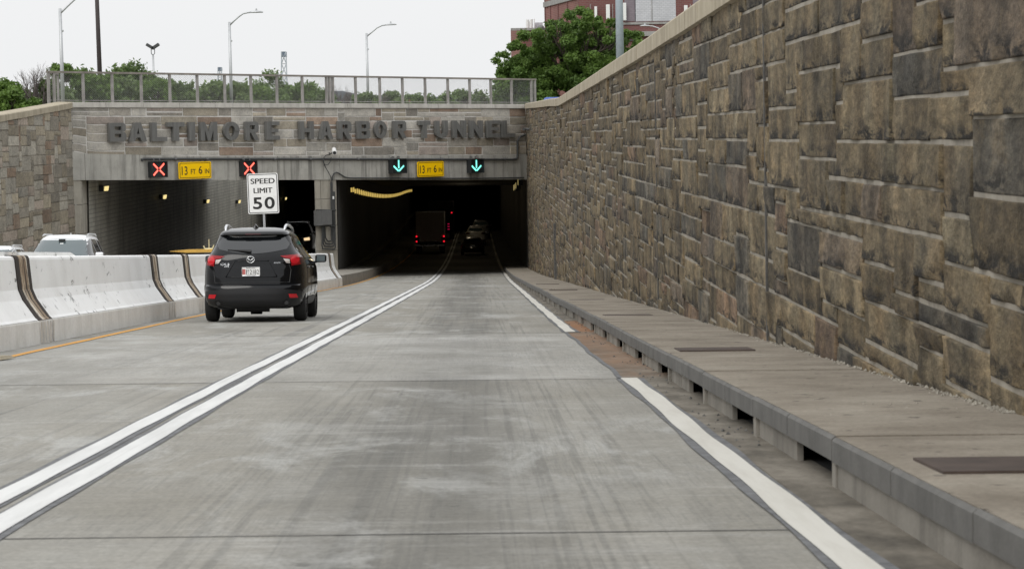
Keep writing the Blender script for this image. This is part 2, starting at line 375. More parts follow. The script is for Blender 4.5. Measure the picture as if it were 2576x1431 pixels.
# ------------------------------------------------------------ mesh helpers
ORG = {}
class MB:
    def __init__(s): s.v = []; s.f = []; s.attr = None
    def add(s, vs, fs):
        o = len(s.v); s.v += [Vector(p) for p in vs]; s.f += [tuple(i + o for i in f) for f in fs]; return s
    def hexa(s, c):    # 8 corners: bottom 4 ccw, top 4
        return s.add(c, [(3, 2, 1, 0), (4, 5, 6, 7), (0, 1, 5, 4), (1, 2, 6, 5), (2, 3, 7, 6), (3, 0, 4, 7)])
    def box(s, x0, x1, y0, y1, z0, z1):
        return s.hexa([(x0, y0, z0), (x1, y0, z0), (x1, y1, z0), (x0, y1, z0), (x0, y0, z1), (x1, y0, z1), (x1, y1, z1), (x0, y1, z1)])
    def bbox(s, x0, x1, y0, y1, z0, z1, b=.01):   # box with chamfered vertical+horizontal edges
        X, Y, Z = (x0, x1), (y0, y1), (z0, z1); vs = []
        import bmesh
        bm = bmesh.new(); bmesh.ops.create_cube(bm, size=1)
        for v in bm.verts: v.co = Vector(((x0 + x1) / 2 + v.co.x * (x1 - x0), (y0 + y1) / 2 + v.co.y * (y1 - y0), (z0 + z1) / 2 + v.co.z * (z1 - z0)))
        bmesh.ops.bevel(bm, geom=list(bm.edges), offset=b, segments=2, affect='EDGES', profile=.5)
        bm.verts.index_update()
        s.add([v.co.copy() for v in bm.verts], [tuple(v.index for v in f.verts) for f in bm.faces]); bm.free(); return s
    def prism(s, poly, fn0, fn1):   # poly of 2-D points mapped by fn0 (front) and fn1 (back)
        n = len(poly)
        return s.add([fn0(*p) for p in poly] + [fn1(*p) for p in poly],
                     [tuple(range(n)), tuple(range(2 * n - 1, n - 1, -1))] + [(i, i + n, (i + 1) % n + n, (i + 1) % n) for i in range(n)])
    def sheet(s, rows):             # grid of points
        n = len(rows[0]); vs = [p for r in rows for p in r]
        fs = [(i * n + j, i * n + j + 1, (i + 1) * n + j + 1, (i + 1) * n + j) for i in range(len(rows) - 1) for j in range(n - 1)]
        return s.add(vs, fs)
    def tube(s, path, r, seg=8, cap=True):
        path = [Vector(p) for p in path]; rs = r if isinstance(r, (list, tuple)) else [r] * len(path)
        vs = []; n = len(path); prev = None
        for i, p in enumerate(path):
            d = (path[min(i + 1, n - 1)] - path[max(i - 1, 0)]).normalized()
            if prev is None: a = d.orthogonal().normalized()
            else:
                a = prev - d * prev.dot(d)
                a = a.normalized() if a.length > 1e-6 else d.orthogonal().normalized()
            prev = a; b = d.cross(a)
            for k in range(seg):
                t = 2 * PI * k / seg; vs.append(p + (a * math.cos(t) + b * math.sin(t)) * rs[i])
        fs = [(i * seg + k, i * seg + (k + 1) % seg, (i + 1) * seg + (k + 1) % seg, (i + 1) * seg + k) for i in range(n - 1) for k in range(seg)]
        if cap: fs += [tuple(range(seg - 1, -1, -1)), tuple((n - 1) * seg + k for k in range(seg))]
        return s.add(vs, fs)
    def xf(s, M):
        s.v = [M @ p for p in s.v]; return s
    def build(s, name, mat, parent=None, road=False, smooth=False, local=False):
        me = bpy.data.meshes.new(name)
        v = s.v
        if road: v = [RG @ p for p in v]
        if parent is not None and not local: v = [p - ORG[parent.name] for p in v]
        me.from_pydata([tuple(p) for p in v], [], s.f); me.update()
        if smooth: me.polygons.foreach_set('use_smooth', [True] * len(me.polygons))
        me.materials.append(MT[mat] if isinstance(mat, str) else mat)
        o = bpy.data.objects.new(name, me); COL.objects.link(o)
        if parent is not None: o.parent = parent
        return o
def tag(o, label=None, cat=None, group=None, kind=None):
    if label: o['label'] = label
    if cat: o['category'] = cat
    if group: o['group'] = group
    if kind: o['kind'] = kind
    return o
def thing(name, label, cat, loc=(0, 0, 0), group=None, rot=None):
    o = bpy.data.objects.new(name, None); COL.objects.link(o); o.location = Vector(loc)
    if rot is not None: o.rotation_euler = rot
    ORG[o.name] = Vector(loc); tag(o, label, cat, group); return o
def struct(name, mb, mat, road=True, smooth=False):
    return tag(mb.build(name, mat, None, road, smooth), kind='structure')

_fc = {}
def text2d(body, offset=0.0):
    """outline font glyphs -> (verts2d, faces) scaled to a 1x1 box"""
    key = (body, offset)
    if key in _fc: return _fc[key]
    cu_ = bpy.data.curves.new('txt', 'FONT'); cu_.body = body; cu_.offset = offset; cu_.fill_mode = 'FRONT'
    cu_.resolution_u = 6
    o = bpy.data.objects.new('txt', cu_); COL.objects.link(o)
    dg = bpy.context.evaluated_depsgraph_get(); me = bpy.data.meshes.new_from_object(o.evaluated_get(dg))
    vs = [(v.co.x, v.co.y) for v in me.vertices]; fs = [tuple(p.vertices) for p in me.polygons]
    COL.objects.unlink(o); bpy.data.objects.remove(o); bpy.data.curves.remove(cu_); bpy.data.meshes.remove(me)
    x0, x1 = min(v[0] for v in vs), max(v[0] for v in vs); y0, y1 = min(v[1] for v in vs), max(v[1] for v in vs)
    vs = [((a - x0) / (x1 - x0), (b - y0) / (y1 - y0)) for a, b in vs]
    _fc[key] = (vs, fs); return vs, fs
def text_solid(mb, body, fn, x0, x1, y0, y1, d0, d1, offset=0.0):
    """glyph solid; fn(x, y, depth) -> point; d0 front, d1 back"""
    vs, fs = text2d(body, offset)
    n = len(vs); P = [(x0 + a * (x1 - x0), y0 + b * (y1 - y0)) for a, b in vs]
    from collections import Counter
    ec = Counter(); ed = {}
    for f in fs:
        for i in range(len(f)):
            a, b = f[i], f[(i + 1) % len(f)]; k = (min(a, b), max(a, b)); ec[k] += 1; ed[k] = (a, b)
    F = list(fs) + [tuple(i + n for i in reversed(f)) for f in fs] + [(ed[k][1], ed[k][0], ed[k][0] + n, ed[k][1] + n) for k, c in ec.items() if c == 1]
    mb.add([fn(x, y, d0) for x, y in P] + [fn(x, y, d1) for x, y in P], F)

def ashlar(s0, s1, t0, t1, cw, ch, wmax, hmax, keep=None, seed=1):
    """random coursed-rubble layout -> list of (s0,s1,t0,t1)"""
    r = random.Random(seed); nx = int(round((s1 - s0) / cw)); ny = int(round((t1 - t0) / ch))
    cw = (s1 - s0) / nx; ch = (t1 - t0) / ny; occ = np.zeros((nx, ny), bool); res = []
    for j in range(ny):
        for i in range(nx):
            if occ[i, j]: continue
            mw = 0
            while i + mw < nx and not occ[i + mw, j] and mw < wmax: mw += 1
            hh = r.choice([1, 2, 2, 2, 3, 3, 4][:3 + 2 * max(0, hmax - 2)]); hh = min(hh, hmax, ny - j)
            ww = r.randint(min(2, mw), mw) if hh < 3 else r.randint(min(3, mw), mw)
            if mw - ww == 1: ww = mw
            while hh > 1 and occ[i:i + ww, j:j + hh].any(): hh -= 1
            occ[i:i + ww, j:j + hh] = True
            res.append((s0 + i * cw, s0 + (i + ww) * cw, t0 + j * ch, t0 + (j + hh) * ch))
    return res
def stone_mesh(name, stones, fn, mat, palette, parent, prot=(.0, .05), gap=.012, rough=.02, cell=.16, seed=3, nmax=(14, 7), chip=.0, bed=1.0, bands=False):
    """each stone a displaced, round-edged block front. fn(s,t,depth)->gravity-frame point, depth>0 towards the viewer"""
    r = random.Random(seed); V = []; F = []; C = []
    for (a, b, c, d) in stones:
        g = gap / 2 * r.uniform(.6, 1.6); j = lambda: r.uniform(-.006, .006)
        a_, b_, c_, d_ = a + g + j() * .5, b - g + j() * .5, c + g * bed, d - g * bed
        nx = int(min(nmax[0], max(6, 4 + (b - a) / cell))); ny = int(min(nmax[1], max(6, 4 + (d - c) / (cell * .7))))
        base = r.uniform(*prot); ph = r.uniform(0, 100); col = palette(r); tl = r.uniform(-.008, .008); tv = r.uniform(-.012, .008)
        def ring(n, ln):
            e1, e2 = .005 / ln, .015 / ln
            return [0, e1] + [e2 + (1 - 2 * e2) * i / (n - 4) for i in range(n - 3)] + [1 - e1, 1]
        tu_, tv_ = ring(nx, b_ - a_), ring(ny, d_ - c_)
        k0 = len(V)
        for iy in range(-1, ny + 2):
            v = tv_[min(max(iy, 0), ny)]
            for ix in range(-1, nx + 2):
                u = tu_[min(max(ix, 0), nx)]
                s = a_ + (b_ - a_) * u; t = c_ + (d_ - c_) * v
                s += .003 * math.sin(9 * t + ph); t += .0015 * math.sin(5 * s + ph)
                if ix < 0 or iy < 0 or ix > nx or iy > ny: dep = -.03
                else:
                    e = min(u * (b_ - a_), (1 - u) * (b_ - a_), v * (d_ - c_), (1 - v) * (d_ - c_))
                    dep = base + tl * (u - .5) * 2 + tv * (v - .5) * 2 + rough * noise.fractal((s * 2.2 + ph, t * 2.6, ph), 1.0, 2.0, 3)
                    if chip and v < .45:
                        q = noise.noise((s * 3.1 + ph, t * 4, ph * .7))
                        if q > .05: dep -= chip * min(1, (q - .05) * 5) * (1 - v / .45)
                    dep = max(dep, .016)
                    if e < 1e-4: dep -= .006
                V.append(fn(s, t, dep))
                if bands:
                    bk = 1 + .75 * noise.noise((s * 2.3 + ph, ph, v * .35)) + .45 * noise.noise((s * 6.1, ph * 2, v * .5)); wm = .10 * noise.noise((s * 1.7, ph + 9, 0))
                    C.append((col[0] * bk * (1 + wm), col[1] * bk, col[2] * bk * (1 - wm), 1 - v))
                else: C.append((*col, 1 - v))
        W = nx + 3
        for iy in range(ny + 2):
            for ix in range(W - 1):
                q = k0 + iy * W + ix; F.append((q, q + 1, q + W + 1, q + W))
    mb = MB(); mb.v = V; mb.f = F
    o = mb.build(name, mat, parent, smooth=False)
    at = o.data.color_attributes.new('stone', 'FLOAT_COLOR', 'POINT')
    at.data.foreach_set('color', np.array(C, 'f').ravel())
    o.data.polygons.foreach_set('use_smooth', [True] * len(o.data.polygons))
    return o

# ------------------------------------------------------------ setting: road, markings, kerb, sidewalk, ground
def ys(a, b, st=2.0):
    n = max(1, int(math.ceil((b - a) / st))); return [a + (b - a) * i / n for i in range(n + 1)]
def strip(xl, xr, y0, y1, dz=0.0, st=2.0, zf=zr, nx=1):
    mb = MB(); rows = []
    for y in ys(y0, y1, st):
        l = xl(y) if callable(xl) else xl; r = xr(y) if callable(xr) else xr
        rows.append([(l + (r - l) * k / nx, y, zf(y) + dz) for k in range(nx + 1)])
    return mb.sheet(rows)
def pl(pts):
    X = [p[0] for p in pts]; Yv = [p[1] for p in pts]
    return lambda y: float(np.interp(y, X, Yv))
BAR = pl([(-30, -6.05), (30, -5.93), (46, -5.79), (50, -5.76), (88, -5.12), (93, -5.08), (440, -5.08)])      # traffic-side foot of the barrier
YEL = pl([(-30, -5.62), (28, -5.50), (46, -5.48), (70, -5.3), (92, -4.95), (120, -4.9), (440, -4.9)])
DBL = pl([(-30, -2.0), (10, -1.99), (22, -1.99), (43, -1.90), (75, -1.78), (105, -1.69), (193, -1.57), (260, -1.4), (440, -1.2)])
RLN = pl([(-30, 1.31), (10, 1.32), (22, 1.35), (30, 1.35), (40, 1.35), (58, 1.40), (75, 1.46), (125, 1.60), (193, 1.72), (440, 2.0)])
wv = lambda y, k: .012 * math.sin(y * .9 + k) + .008 * math.sin(y * 2.3 + 2 * k)
struct('road', strip(-6.3, 1.86, -40, 440, 0, 2.0), 'road')
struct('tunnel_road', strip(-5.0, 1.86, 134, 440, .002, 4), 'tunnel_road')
struct('opposite_road', strip(-18.2, -6.3, -40, 440, -.01, 4, zl), 'road')
KX = 1.735          # kerb face
struct('gutter', strip(lambda y: RLN(y) + .19, KX + .123, -10, 128, .004, 2.0), 'gutter')
struct('rust_gutter', strip(lambda y: RLN(y) + .02, lambda y: RLN(y) + .19, 22.0, 34.9, .004, 1.0), 'gutter')
mk1 = MB()
for a, b in ((-30, 440),):
    for off, wd, k in ((0, .15, 1), (-.245, .13, 2)):
        mk1.sheet([[(DBL(y) + off - wd + wv(y, k) * .5, y, zr(y) + .008), (DBL(y) + off + wv(y, k + 1) * .5, y, zr(y) + .008)] for y in ys(a, b, .7)])
struct('lane_marking', mk1, 'white_line')
mk2 = MB()
for off, wd, k in ((0, .15, 1), (-.245, .13, 2)):
    mk2.sheet([[(DBL(y) + off - wd - .035 + wv(y, k + 3) * .6, y, zr(y) + .004), (DBL(y) + off + .035 + wv(y, k + 5) * .6, y, zr(y) + .004)] for y in ys(-30, 440, .5)])
struct('lane_marking_border', mk2, 'seal')
mk3 = MB(); mk4 = MB()
for a, b in ((-10, 21.9), (35, 440)):
    mk3.sheet([[(RLN(y) + wv(y, 3) * .7, y, zr(y) + .012), (RLN(y) + .15 + wv(y, 4) * .7, y, zr(y) + .012)] for y in ys(a, b, .4)])
    mk4.sheet([[(RLN(y) - .042 + wv(y, 5) * .8, y, zr(y) + .008), (RLN(y) + .19 + wv(y, 7) * .9, y, zr(y) + .008)] for y in ys(a, b, .35)])
mk4.sheet([[(RLN(y) - .02 + wv(y, 5), y, zr(y) + .008), (RLN(y) + .03 + wv(y, 5), y, zr(y) + .008)] for y in ys(22, 35, .4)])
struct('edge_line', mk3, 'cream_line'); struct('edge_line_border', mk4, 'seal')
mk5 = MB().sheet([[(YEL(y) - .06 + wv(y, 2) * .5, y, zr(y) + .006), (YEL(y) + .06 + wv(y, 3) * .5, y, zr(y) + .006)] for y in ys(-10, 440, .6)])
struct('yellow_edge_line', mk5, 'yellow_line')
mj = MB()
for y, wd in ((9.85, .02), (21.95, .032), (34.9, .03), (47.2, .03), (59.5, .04), (72, .05), (84.5, .05), (97, .06), (109, .07)):
    mj.sheet([[(x, y - wd / 2 + .012 * noise.noise((x * 1.3, y, 0)), zr(y) + .0025), (x, y + wd / 2 + .012 * noise.noise((x * 1.3, y, 5)), zr(y) + .0025)] for x in ys(-5.9, 1.78, .25)])
struct('road_joint', mj, 'joint')

# sidewalk slabs on a kerb with scupper openings
WX = 2.97
zk = .255
sl = MB(); fa = MB(); kw = MB(); vo = MB()
P = 3.28; y = 14.85 - 8 * P; k = 0
wave = pl([(-20, 0), (15, 0), (22, .0), (30, .0), (40, .012), (50, -.01), (60, .015), (75, 0), (440, 0)])
while y < 136:
    y1 = y + P; z0, z1 = zr(y) + zk + wave(y), zr(y1) + zk + wave(y1); dz = random.uniform(-.006, .006)
    g = .012
    sl.hexa([(KX + .026, y + g, z0 - .1), (WX + .15, y + g, z0 - .1), (WX + .15, y1 - g, z1 - .1), (KX + .026, y1 - g, z1 - .1),
             (KX + .026, y + g, z0 + dz), (WX + .15, y + g, z0 + dz), (WX + .15, y1 - g, z1 + dz), (KX + .026, y1 - g, z1 + dz)])
    ym = (y + y1) / 2
    for a, b in ((y, ym), (ym, y1)):
        za, zb = z0 + (z1 - z0) * (a - y) / P, z0 + (z1 - z0) * (b - y) / P; g2 = .012
        c = .014
        ring = lambda yy, zz: [(KX, yy, zz - .122), (KX, yy, zz - .004 - c), (KX + c, yy, zz - .004), (KX + .022, yy, zz - .002), (KX + .022, yy, zz - .115)]
        A, B = ring(a + g2, za + dz), ring(b - g2, zb + dz)
        fa.add(A + B, [(i, (i + 1) % 5, (i + 1) % 5 + 5, i + 5) for i in range(5)] + [(4, 3, 2, 1, 0), (5, 6, 7, 8, 9)])
    zt0, zt1 = z0 - .116, z1 - .116
    def seg(a, b, x, mb, zb=-.05):
        x2 = x + .035; mb.hexa([(x, a, zr(a) + zb), (x2, a, zr(a) + zb), (x2, b, zr(b) + zb), (x, b, zr(b) + zb), (x, a, zr(a) + zk - .117), (x2, a, zr(a) + zk - .117), (x2, b, zr(b) + zk - .117), (x, b, zr(b) + zk - .117)])
    if 12 < y1 and y < 118:
        seg(y - .06, y + .07, KX + .012, kw)                       # post under the joint
        seg(y + 1.5, y1 - .06, KX + .035, kw)                     # solid stretch, set back
        if k % 4 == 1: seg(y + 2.2, y + 2.26, KX + .03, kw)
    else:
        seg(y, y1, KX + .02, kw)
    y = y1; k += 1
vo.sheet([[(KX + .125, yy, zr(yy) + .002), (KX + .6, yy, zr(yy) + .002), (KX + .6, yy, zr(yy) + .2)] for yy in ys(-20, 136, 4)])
struct('sidewalk', sl, 'walk'); struct('kerb', fa, 'kerb'); struct('kerb_wall', kw, 'kerbwall'); struct('drain_void', vo, 'dark')
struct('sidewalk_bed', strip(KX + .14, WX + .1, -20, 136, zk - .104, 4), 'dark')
# sidewalk and road inside the right tube
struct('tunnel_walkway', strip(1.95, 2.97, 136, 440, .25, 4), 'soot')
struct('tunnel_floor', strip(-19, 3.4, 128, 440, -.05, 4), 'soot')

# grit and debris along the foot of the wall (uncountable)
gm = MB()
for i in range(1500):
    yy = 13 + 110 * random.random() ** 1.8; xx = WX - abs(random.gauss(0, .035)) - .01; r_ = random.uniform(.004, .016)
    if random.random() < .08: xx = random.uniform(KX + .1, WX - .1); r_ *= .6
    zz = zr(yy) + zk + .004
    a = random.uniform(0, 6)
    gm.add([(xx + r_ * math.cos(a + q * 2.1), yy + r_ * math.sin(a + q * 2.1), zz) for q in range(3)] + [(xx, yy, zz + r_ * 1.1)], [(0, 1, 3), (1, 2, 3), (2, 0, 3)])
tag(gm.build('grit', 'crumb', None, True), 'pale grit and crumbs along the foot of the stone wall', 'grit', kind='stuff')
gm = MB()
for i in range(160):
    yy = 14 + 60 * random.random() ** 1.5; xx = random.uniform(RLN(yy) + .2, KX + .04); r_ = random.uniform(.006, .02)
    a = random.uniform(0, 6)
    gm.add([(xx + r_ * math.cos(a + q * 2.1), yy + r_ * math.sin(a + q * 2.1) * 1.6, zr(yy) + .006) for q in range(3)] + [(xx, yy, zr(yy) + .006 + r_ * .9)], [(0, 1, 3), (1, 2, 3), (2, 0, 3)])
tag(gm.build('litter', 'joint', None, True), 'small dark litter scattered in the gutter', 'litter', kind='stuff')

# rusty cover plates let into the sidewalk
for i, yy in enumerate((9.9, 22.1, 34.5, 46.9, 59.3, 71.7)):
    pm = MB().box(KX + .15, KX + .84, yy - .33, yy + .33, zk - .02, zk + .007 + wave(yy))
    o = pm.build('cover_plate', 'plate_rust', None, True)
    tag(o, ['rusty brown cover plate in the sidewalk nearest the camera, at the frame edge', 'rusty brown cover plate in the sidewalk, second from the camera',
            'rusty brown cover plate in the sidewalk, third from the camera', 'thin dark cover plate in the sidewalk, fourth from the camera',
            'thin dark cover plate in the sidewalk, fifth from the camera', 'thin dark cover plate in the sidewalk nearest the tunnel'][i], 'cover plate', 'cover plates along the sidewalk')

# upper ground (level, at the top of the walls), with an opening over the left tube
gd = MB(); UG = TG((0, 0, 2.45)).z
def gq(x0, x1, y0, y1): gd.sheet([[(x0, y0, UG), (x1, y0, UG)], [(x0, y1, UG), (x1, y1, UG)]])
gq(3.5, 3500, -600, 131); gq(-3500, -18.6, -600, 109)
gd.add([(-3500, 109, UG), (-18.6, 109, UG), (3.5, 131, UG), (3500, 131, UG), (3500, 157, UG), (-3500, 157, UG)], [(0, 1, 2, 3, 4, 5)])
gq(-3500, -17.2, 157, 192); gq(-8.6, 3500, 157, 192); gq(-3500, 3500, 192, 3500)
struct('ground', gd, 'ground', road=False)

# ------------------------------------------------------------ stone walls
def pal_brown(r):
    q = r.random()
    if q < .05: c = (.235, .165, .115)
    elif q < .15: c = (.165, .148, .120)
    elif q < .25: c = (.205, .163, .122)
    elif q < .62: c = (.205, .165, .108)
    else: c = (.240, .193, .124)
    k = r.uniform(.54, .92); return tuple(x * k for x in c)
def pal_grey(r):
    q = r.random()
    if q < .09: c = (.25, .195, .160)
    elif q < .22: c = (.325, .290, .272)
    elif q < .50: c = (.345, .340, .325)
    elif q < .72: c = (.26, .25, .232)
    else: c = (.315, .292, .25)
    k = r.uniform(.95, 1.75); return (c[0] * k, c[1] * k * .97, c[2] * k * .92)
def pal_left(r):
    c = pal_grey(r); return (c[0] * .80, c[1] * .785, c[2] * .74)
WTOP = pl([(0, 3.15), (24, 4.12), (30, 4.34), (39.6, 4.70), (53, 5.25), (79, 6.33), (90, 7.0), (104, 7.82), (126, 9.12), (132, 9.45)])
wg = lambda y, z: TG((WX, y, z)).z
XG = TG((WX, 60, 3)).x
rw = thing('retaining_wall', 'long brown rough stone retaining wall beside the sidewalk on the right', 'wall', (XG, 60, -3))
fnw = lambda s, t, d: Vector((XG - d, s, t))
st = []
for (a, b, c, d) in ashlar(4.0, 128.0, -6.9, 3.3, .44, .150, 5, 3, seed=17):
    mid = (a + b) / 2; top = wg(mid, WTOP(mid)) - .24
    if d < min(wg(a, .2), wg(b, .2)) or c > top - .02: continue
    if d > top - .10: d = top + .02
    for ja in (24.0, 38.2, 64.0):
        if a < ja < b and min(ja - a, b - ja) < .12:
            if ja - a < b - ja: a = ja
            else: b = ja
    cuts = [a] + [j for j in (24.0, 38.2, 64.0) if a < j < b] + [b]
    for a2, b2 in zip(cuts[:-1], cuts[1:]): st.append((a2 + (.022 if a2 in (24.0, 38.2, 64.0) else 0), b2 - (.022 if b2 in (24.0, 38.2, 64.0) else 0), c, d))
near = [q for q in st if q[0] < 48]; far = [q for q in st if q[0] >= 48]
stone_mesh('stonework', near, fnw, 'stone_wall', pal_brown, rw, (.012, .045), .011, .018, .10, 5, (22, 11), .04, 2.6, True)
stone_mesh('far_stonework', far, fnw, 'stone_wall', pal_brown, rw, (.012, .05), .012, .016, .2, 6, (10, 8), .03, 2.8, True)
mb = MB()
mb.sheet([[(XG - .010, y, wg(y, -.3)), (XG - .010, y, wg(y, WTOP(y)) - .1)] for y in ys(4, 131, 3)])
mb.build('mortar_bed', 'mortar', rw)
# coping blocks, thickness + overhang, one mesh
mb = MB(); y = 3.0; r_ = random.Random(4)
while y < 127.2:
    ln = r_.choice([1.6, 1.9, 2.1, .9, 1.75]); y1 = min(y + ln, 127.6); o = r_.uniform(-.006, .006)
    if y1 - y < .15: break
    prof = [(-.09, -.27), (-.09, -.035), (-.06, 0), (.42, .02), (.42, -.27), (0.02, -.29)]
    A = [(XG + px_ + (o if px_ < 0 else 0), y + .008, wg(y, WTOP(y)) + pz + o) for px_, pz in prof]
    B = [(XG + px_ + (o if px_ < 0 else 0), y1 - .008, wg(y1, WTOP(y1)) + pz + o) for px_, pz in prof]
    mb.add(A + B, [(i, (i + 1) % 6, (i + 1) % 6 + 6, i + 6) for i in range(6)] + [(5, 4, 3, 2, 1, 0), (6, 7, 8, 9, 10, 11)]); y = y1
mb.build('coping', 'coping', rw)
# movement joints (dark slots with filler) and a drain pipe
mb = MB()
for yj, wd in ((24.0, .05), (38.2, .05), (64.0, .05), (85.2, .28)):
    zb, zt = wg(yj, zk), wg(yj, WTOP(yj)) - .26
    if yj < 70: mb.box(XG - .035, XG + .02, yj - wd / 2, yj + wd / 2, zb, zt)
    else: mb.box(XG - .10, XG + .02, yj - wd / 2, yj + wd / 2, zb, zb + 2.0)
mb.build('movement_joint', 'joint', rw)
o = MB().tube([fnw(121, TG((WX, 121, 7.5)).z, -.05), fnw(121, TG((WX, 121, 7.5)).z, .28), fnw(120.0, TG((WX, 121, 7.5)).z, .34)], .07, 8).build('wall_bracket', 'conduit', None)
tag(o, 'short dark bracket rod on the stone wall near the portal corner', 'bracket')

# ------------------------------------------------------------ portal facade (skewed, vertical plane)
L0, R0 = TG((-17.8, 107, 0)), TG((WX, 128, 0))
DH = Vector((R0.x - L0.x, R0.y - L0.y, 0)); SW = DH.length; DH.normalize(); NF = Vector((DH.y, -DH.x, 0))
def fpt(s, t, d=0.0): return Vector((L0.x + DH.x * s + NF.x * d, L0.y + DH.y * s + NF.y * d, t))
def FP(px, py, d=0.0):
    dr = RG @ ray(px, py); p0 = Vector((L0.x, L0.y, 0)) + NF * d
    k = (p0 - CPOS).dot(NF) / dr.dot(NF); p = CPOS + dr * k
    return (p - Vector((L0.x, L0.y, 0))).dot(DH), p.z
def line_px(pts, d=0.0):
    q = [FP(x, y, d) for x, y in pts]; return pl(q)
Z_STB = line_px([(190, 380), (232, 391), (700, 392), (1326, 389)])       # stone bottom
Z_COB = line_px([(190, 270.5), (1326, 273)])                              # coping bottom
Z_COT = line_px([(190, 257.5), (1326, 262.5)])
Z_OPT = line_px([(190, 453.5), (1326, 452)])
S_LE, _ = FP(206, 520); S_P0, _ = FP(791.5, 520); S_P1, _ = FP(846, 520)
po = thing('tunnel_portal', 'grey granite tunnel portal with two dark openings and a concrete lintel', 'tunnel portal', fpt(SW / 2, -6, 0))
H = 3.0
def fnp(s, t, d):
    a, b = Z_STB(s), Z_COB(s); return fpt(s, a + (b - a) * t / H, d)
lay = ashlar(0, SW, 0, H, .42, .273, 5, 2, seed=23)
stone_mesh('stone_facade', lay, fnp, 'stone_portal', pal_grey, po, (.010, .035), .05, .012, .25, 9, (9, 8), .03, 1.3)
mb = MB(); mb.sheet([[fpt(s, Z_STB(s) - .05, .0), fpt(s, Z_COB(s) + .05, .0)] for s in np.linspace(0, SW, 20)]); mb.build('mortar_bed', 'mortar_light', po)
mb = MB(); s = -.2; r_ = random.Random(8)
while s < SW - .05:
    s1 = min(SW - .02, s + 2.1); o = r_.uniform(-.005, .005); g = .010
    mb.hexa([fpt(s + g, Z_COB(s), .10 + o), fpt(s1 - g, Z_COB(s1), .10 + o), fpt(s1 - g, Z_COB(s1), -.6), fpt(s + g, Z_COB(s), -.6),
             fpt(s + g, Z_COT(s), .09 + o), fpt(s1 - g, Z_COT(s1), .09 + o), fpt(s1 - g, Z_COT(s1), -.6), fpt(s + g, Z_COT(s), -.6)]); s = s1
mb.build('coping', 'coping_grey', po)
# lintel beam in cast blocks
mb = MB(); ss = [0, S_LE + .2, 6.6, 9.4, 12.0, 14.3, S_P0 + .6, S_P1 + .25, 19.6, 21.4, 23.6, 25.8, 28.0, SW]
for a, b in zip(ss[:-1], ss[1:]):
    g = .012; o = r_.uniform(-.006, .006)
    mb.hexa([fpt(a + g, Z_OPT(a), .06 + o), fpt(b - g, Z_OPT(b), .06 + o), fpt(b - g, Z_OPT(b), -1.4), fpt(a + g, Z_OPT(a), -1.4),
             fpt(a + g, Z_STB(a) - .02, .06 + o), fpt(b - g, Z_STB(b) - .02, .06 + o), fpt(b - g, Z_STB(b) - .02, -1.4), fpt(a + g, Z_STB(a) - .02, -1.4)])
mb.build('lintel', 'lintel', po)
mb = MB()
mb.hexa([fpt(0, -9, -.05), fpt(SW, -9, -.05), fpt(SW, -9, -.9), fpt(0, -9, -.9)] and
        [fpt(0, Z_OPT(0) + .3, -.06), fpt(SW, Z_OPT(SW) + .3, -.06), fpt(SW, Z_OPT(SW) + .3, -1.3), fpt(0, Z_OPT(0) + .3, -1.3),
         fpt(0, Z_COB(0) - .01, -.06), fpt(SW, Z_COB(SW) - .01, -.06), fpt(SW, Z_COB(SW) - .01, -1.3), fpt(0, Z_COB(0) - .01, -1.3)])
mb.build('backing', 'joint', po)
def X_at(s): return fpt(s, 0, 0).x
XA, XB = X_at(S_P0), X_at(S_P1) + .05
XL = -17.40
def YP(x): return L0.y + (x - L0.x) * DH.y / DH.x
def pier_blocks(name, s0, s1, heights, depth, splits=()):
    mb = MB(); zs = [Z_OPT(s0) - h for h in heights]
    for z1, z0 in zip(zs[:-1], zs[1:]):
        xs = [s0] + list(splits) + [s1]
        for a, b in zip(xs[:-1], xs[1:]):
            o = r_.uniform(-.006, .006); g = .009
            p = [fpt(a + g, 0, .02 + o), fpt(b - g, 0, .02 + o)]
            q = [p[1] + Vector((0, depth, 0)), p[0] + Vector((0, depth, 0))]
            if a == s0 and s0 < 1: q = [p[1] + Vector((0, depth, 0)), p[0] + Vector((0, depth * .9, 0))]
            c = p + q
            mb.hexa([Vector((v.x, v.y, z0 + g)) for v in c] + [Vector((v.x, v.y, z1 - g)) for v in c])
    return mb.build(name, 'pier', po)
pier_blocks('pier', S_P0, S_P1, (0, .95, 2.25, 3.5, 4.75, 5.9, 7.2), 2.5, (S_P0 + (S_P1 - S_P0) * .28,))
pier_blocks('pier', 0.03, S_LE, (0, 1.1, 2.4, 3.7, 5.0, 6.6), 2.6)

# tubes behind the portal
def tube_sheet(x0, x1, zf, y0f, y1, flip=False, st=5):
    rows = []; n = int((y1 - 110) / st)
    for i in range(n + 1):
        v = i / n; row = []
        for x in (x0, x1):
            yy = y0f(x) + (y1 - y0f(x)) * v; row.append(TG((x, yy, zf(yy))))
        rows.append(row)
    return MB().sheet(rows)
def wall_sheet(x, za, zb, y0, y1, zf=zr, st=4):
    return MB().sheet([[TG((x, y, zf(y) + za)), TG((x, y, zf(y) + zb))] for y in ys(y0, y1, st)])
rt = thing('tunnel_tube', 'dark right-hand tunnel tube with a row of yellow lamps high on its left wall', 'tunnel', TG((-2, 200, 2)))
CEIL = 5.5
tube_sheet(XB - .2, WX + .2, lambda y: zr(y) + CEIL - .15, lambda x: YP(x) + 1.0, 438).build('ceiling', 'soot_ceiling', rt)
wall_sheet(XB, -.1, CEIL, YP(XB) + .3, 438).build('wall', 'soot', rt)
wall_sheet(WX + .01, -.1, CEIL, 128.3, 438).build('wall', 'soot', rt)
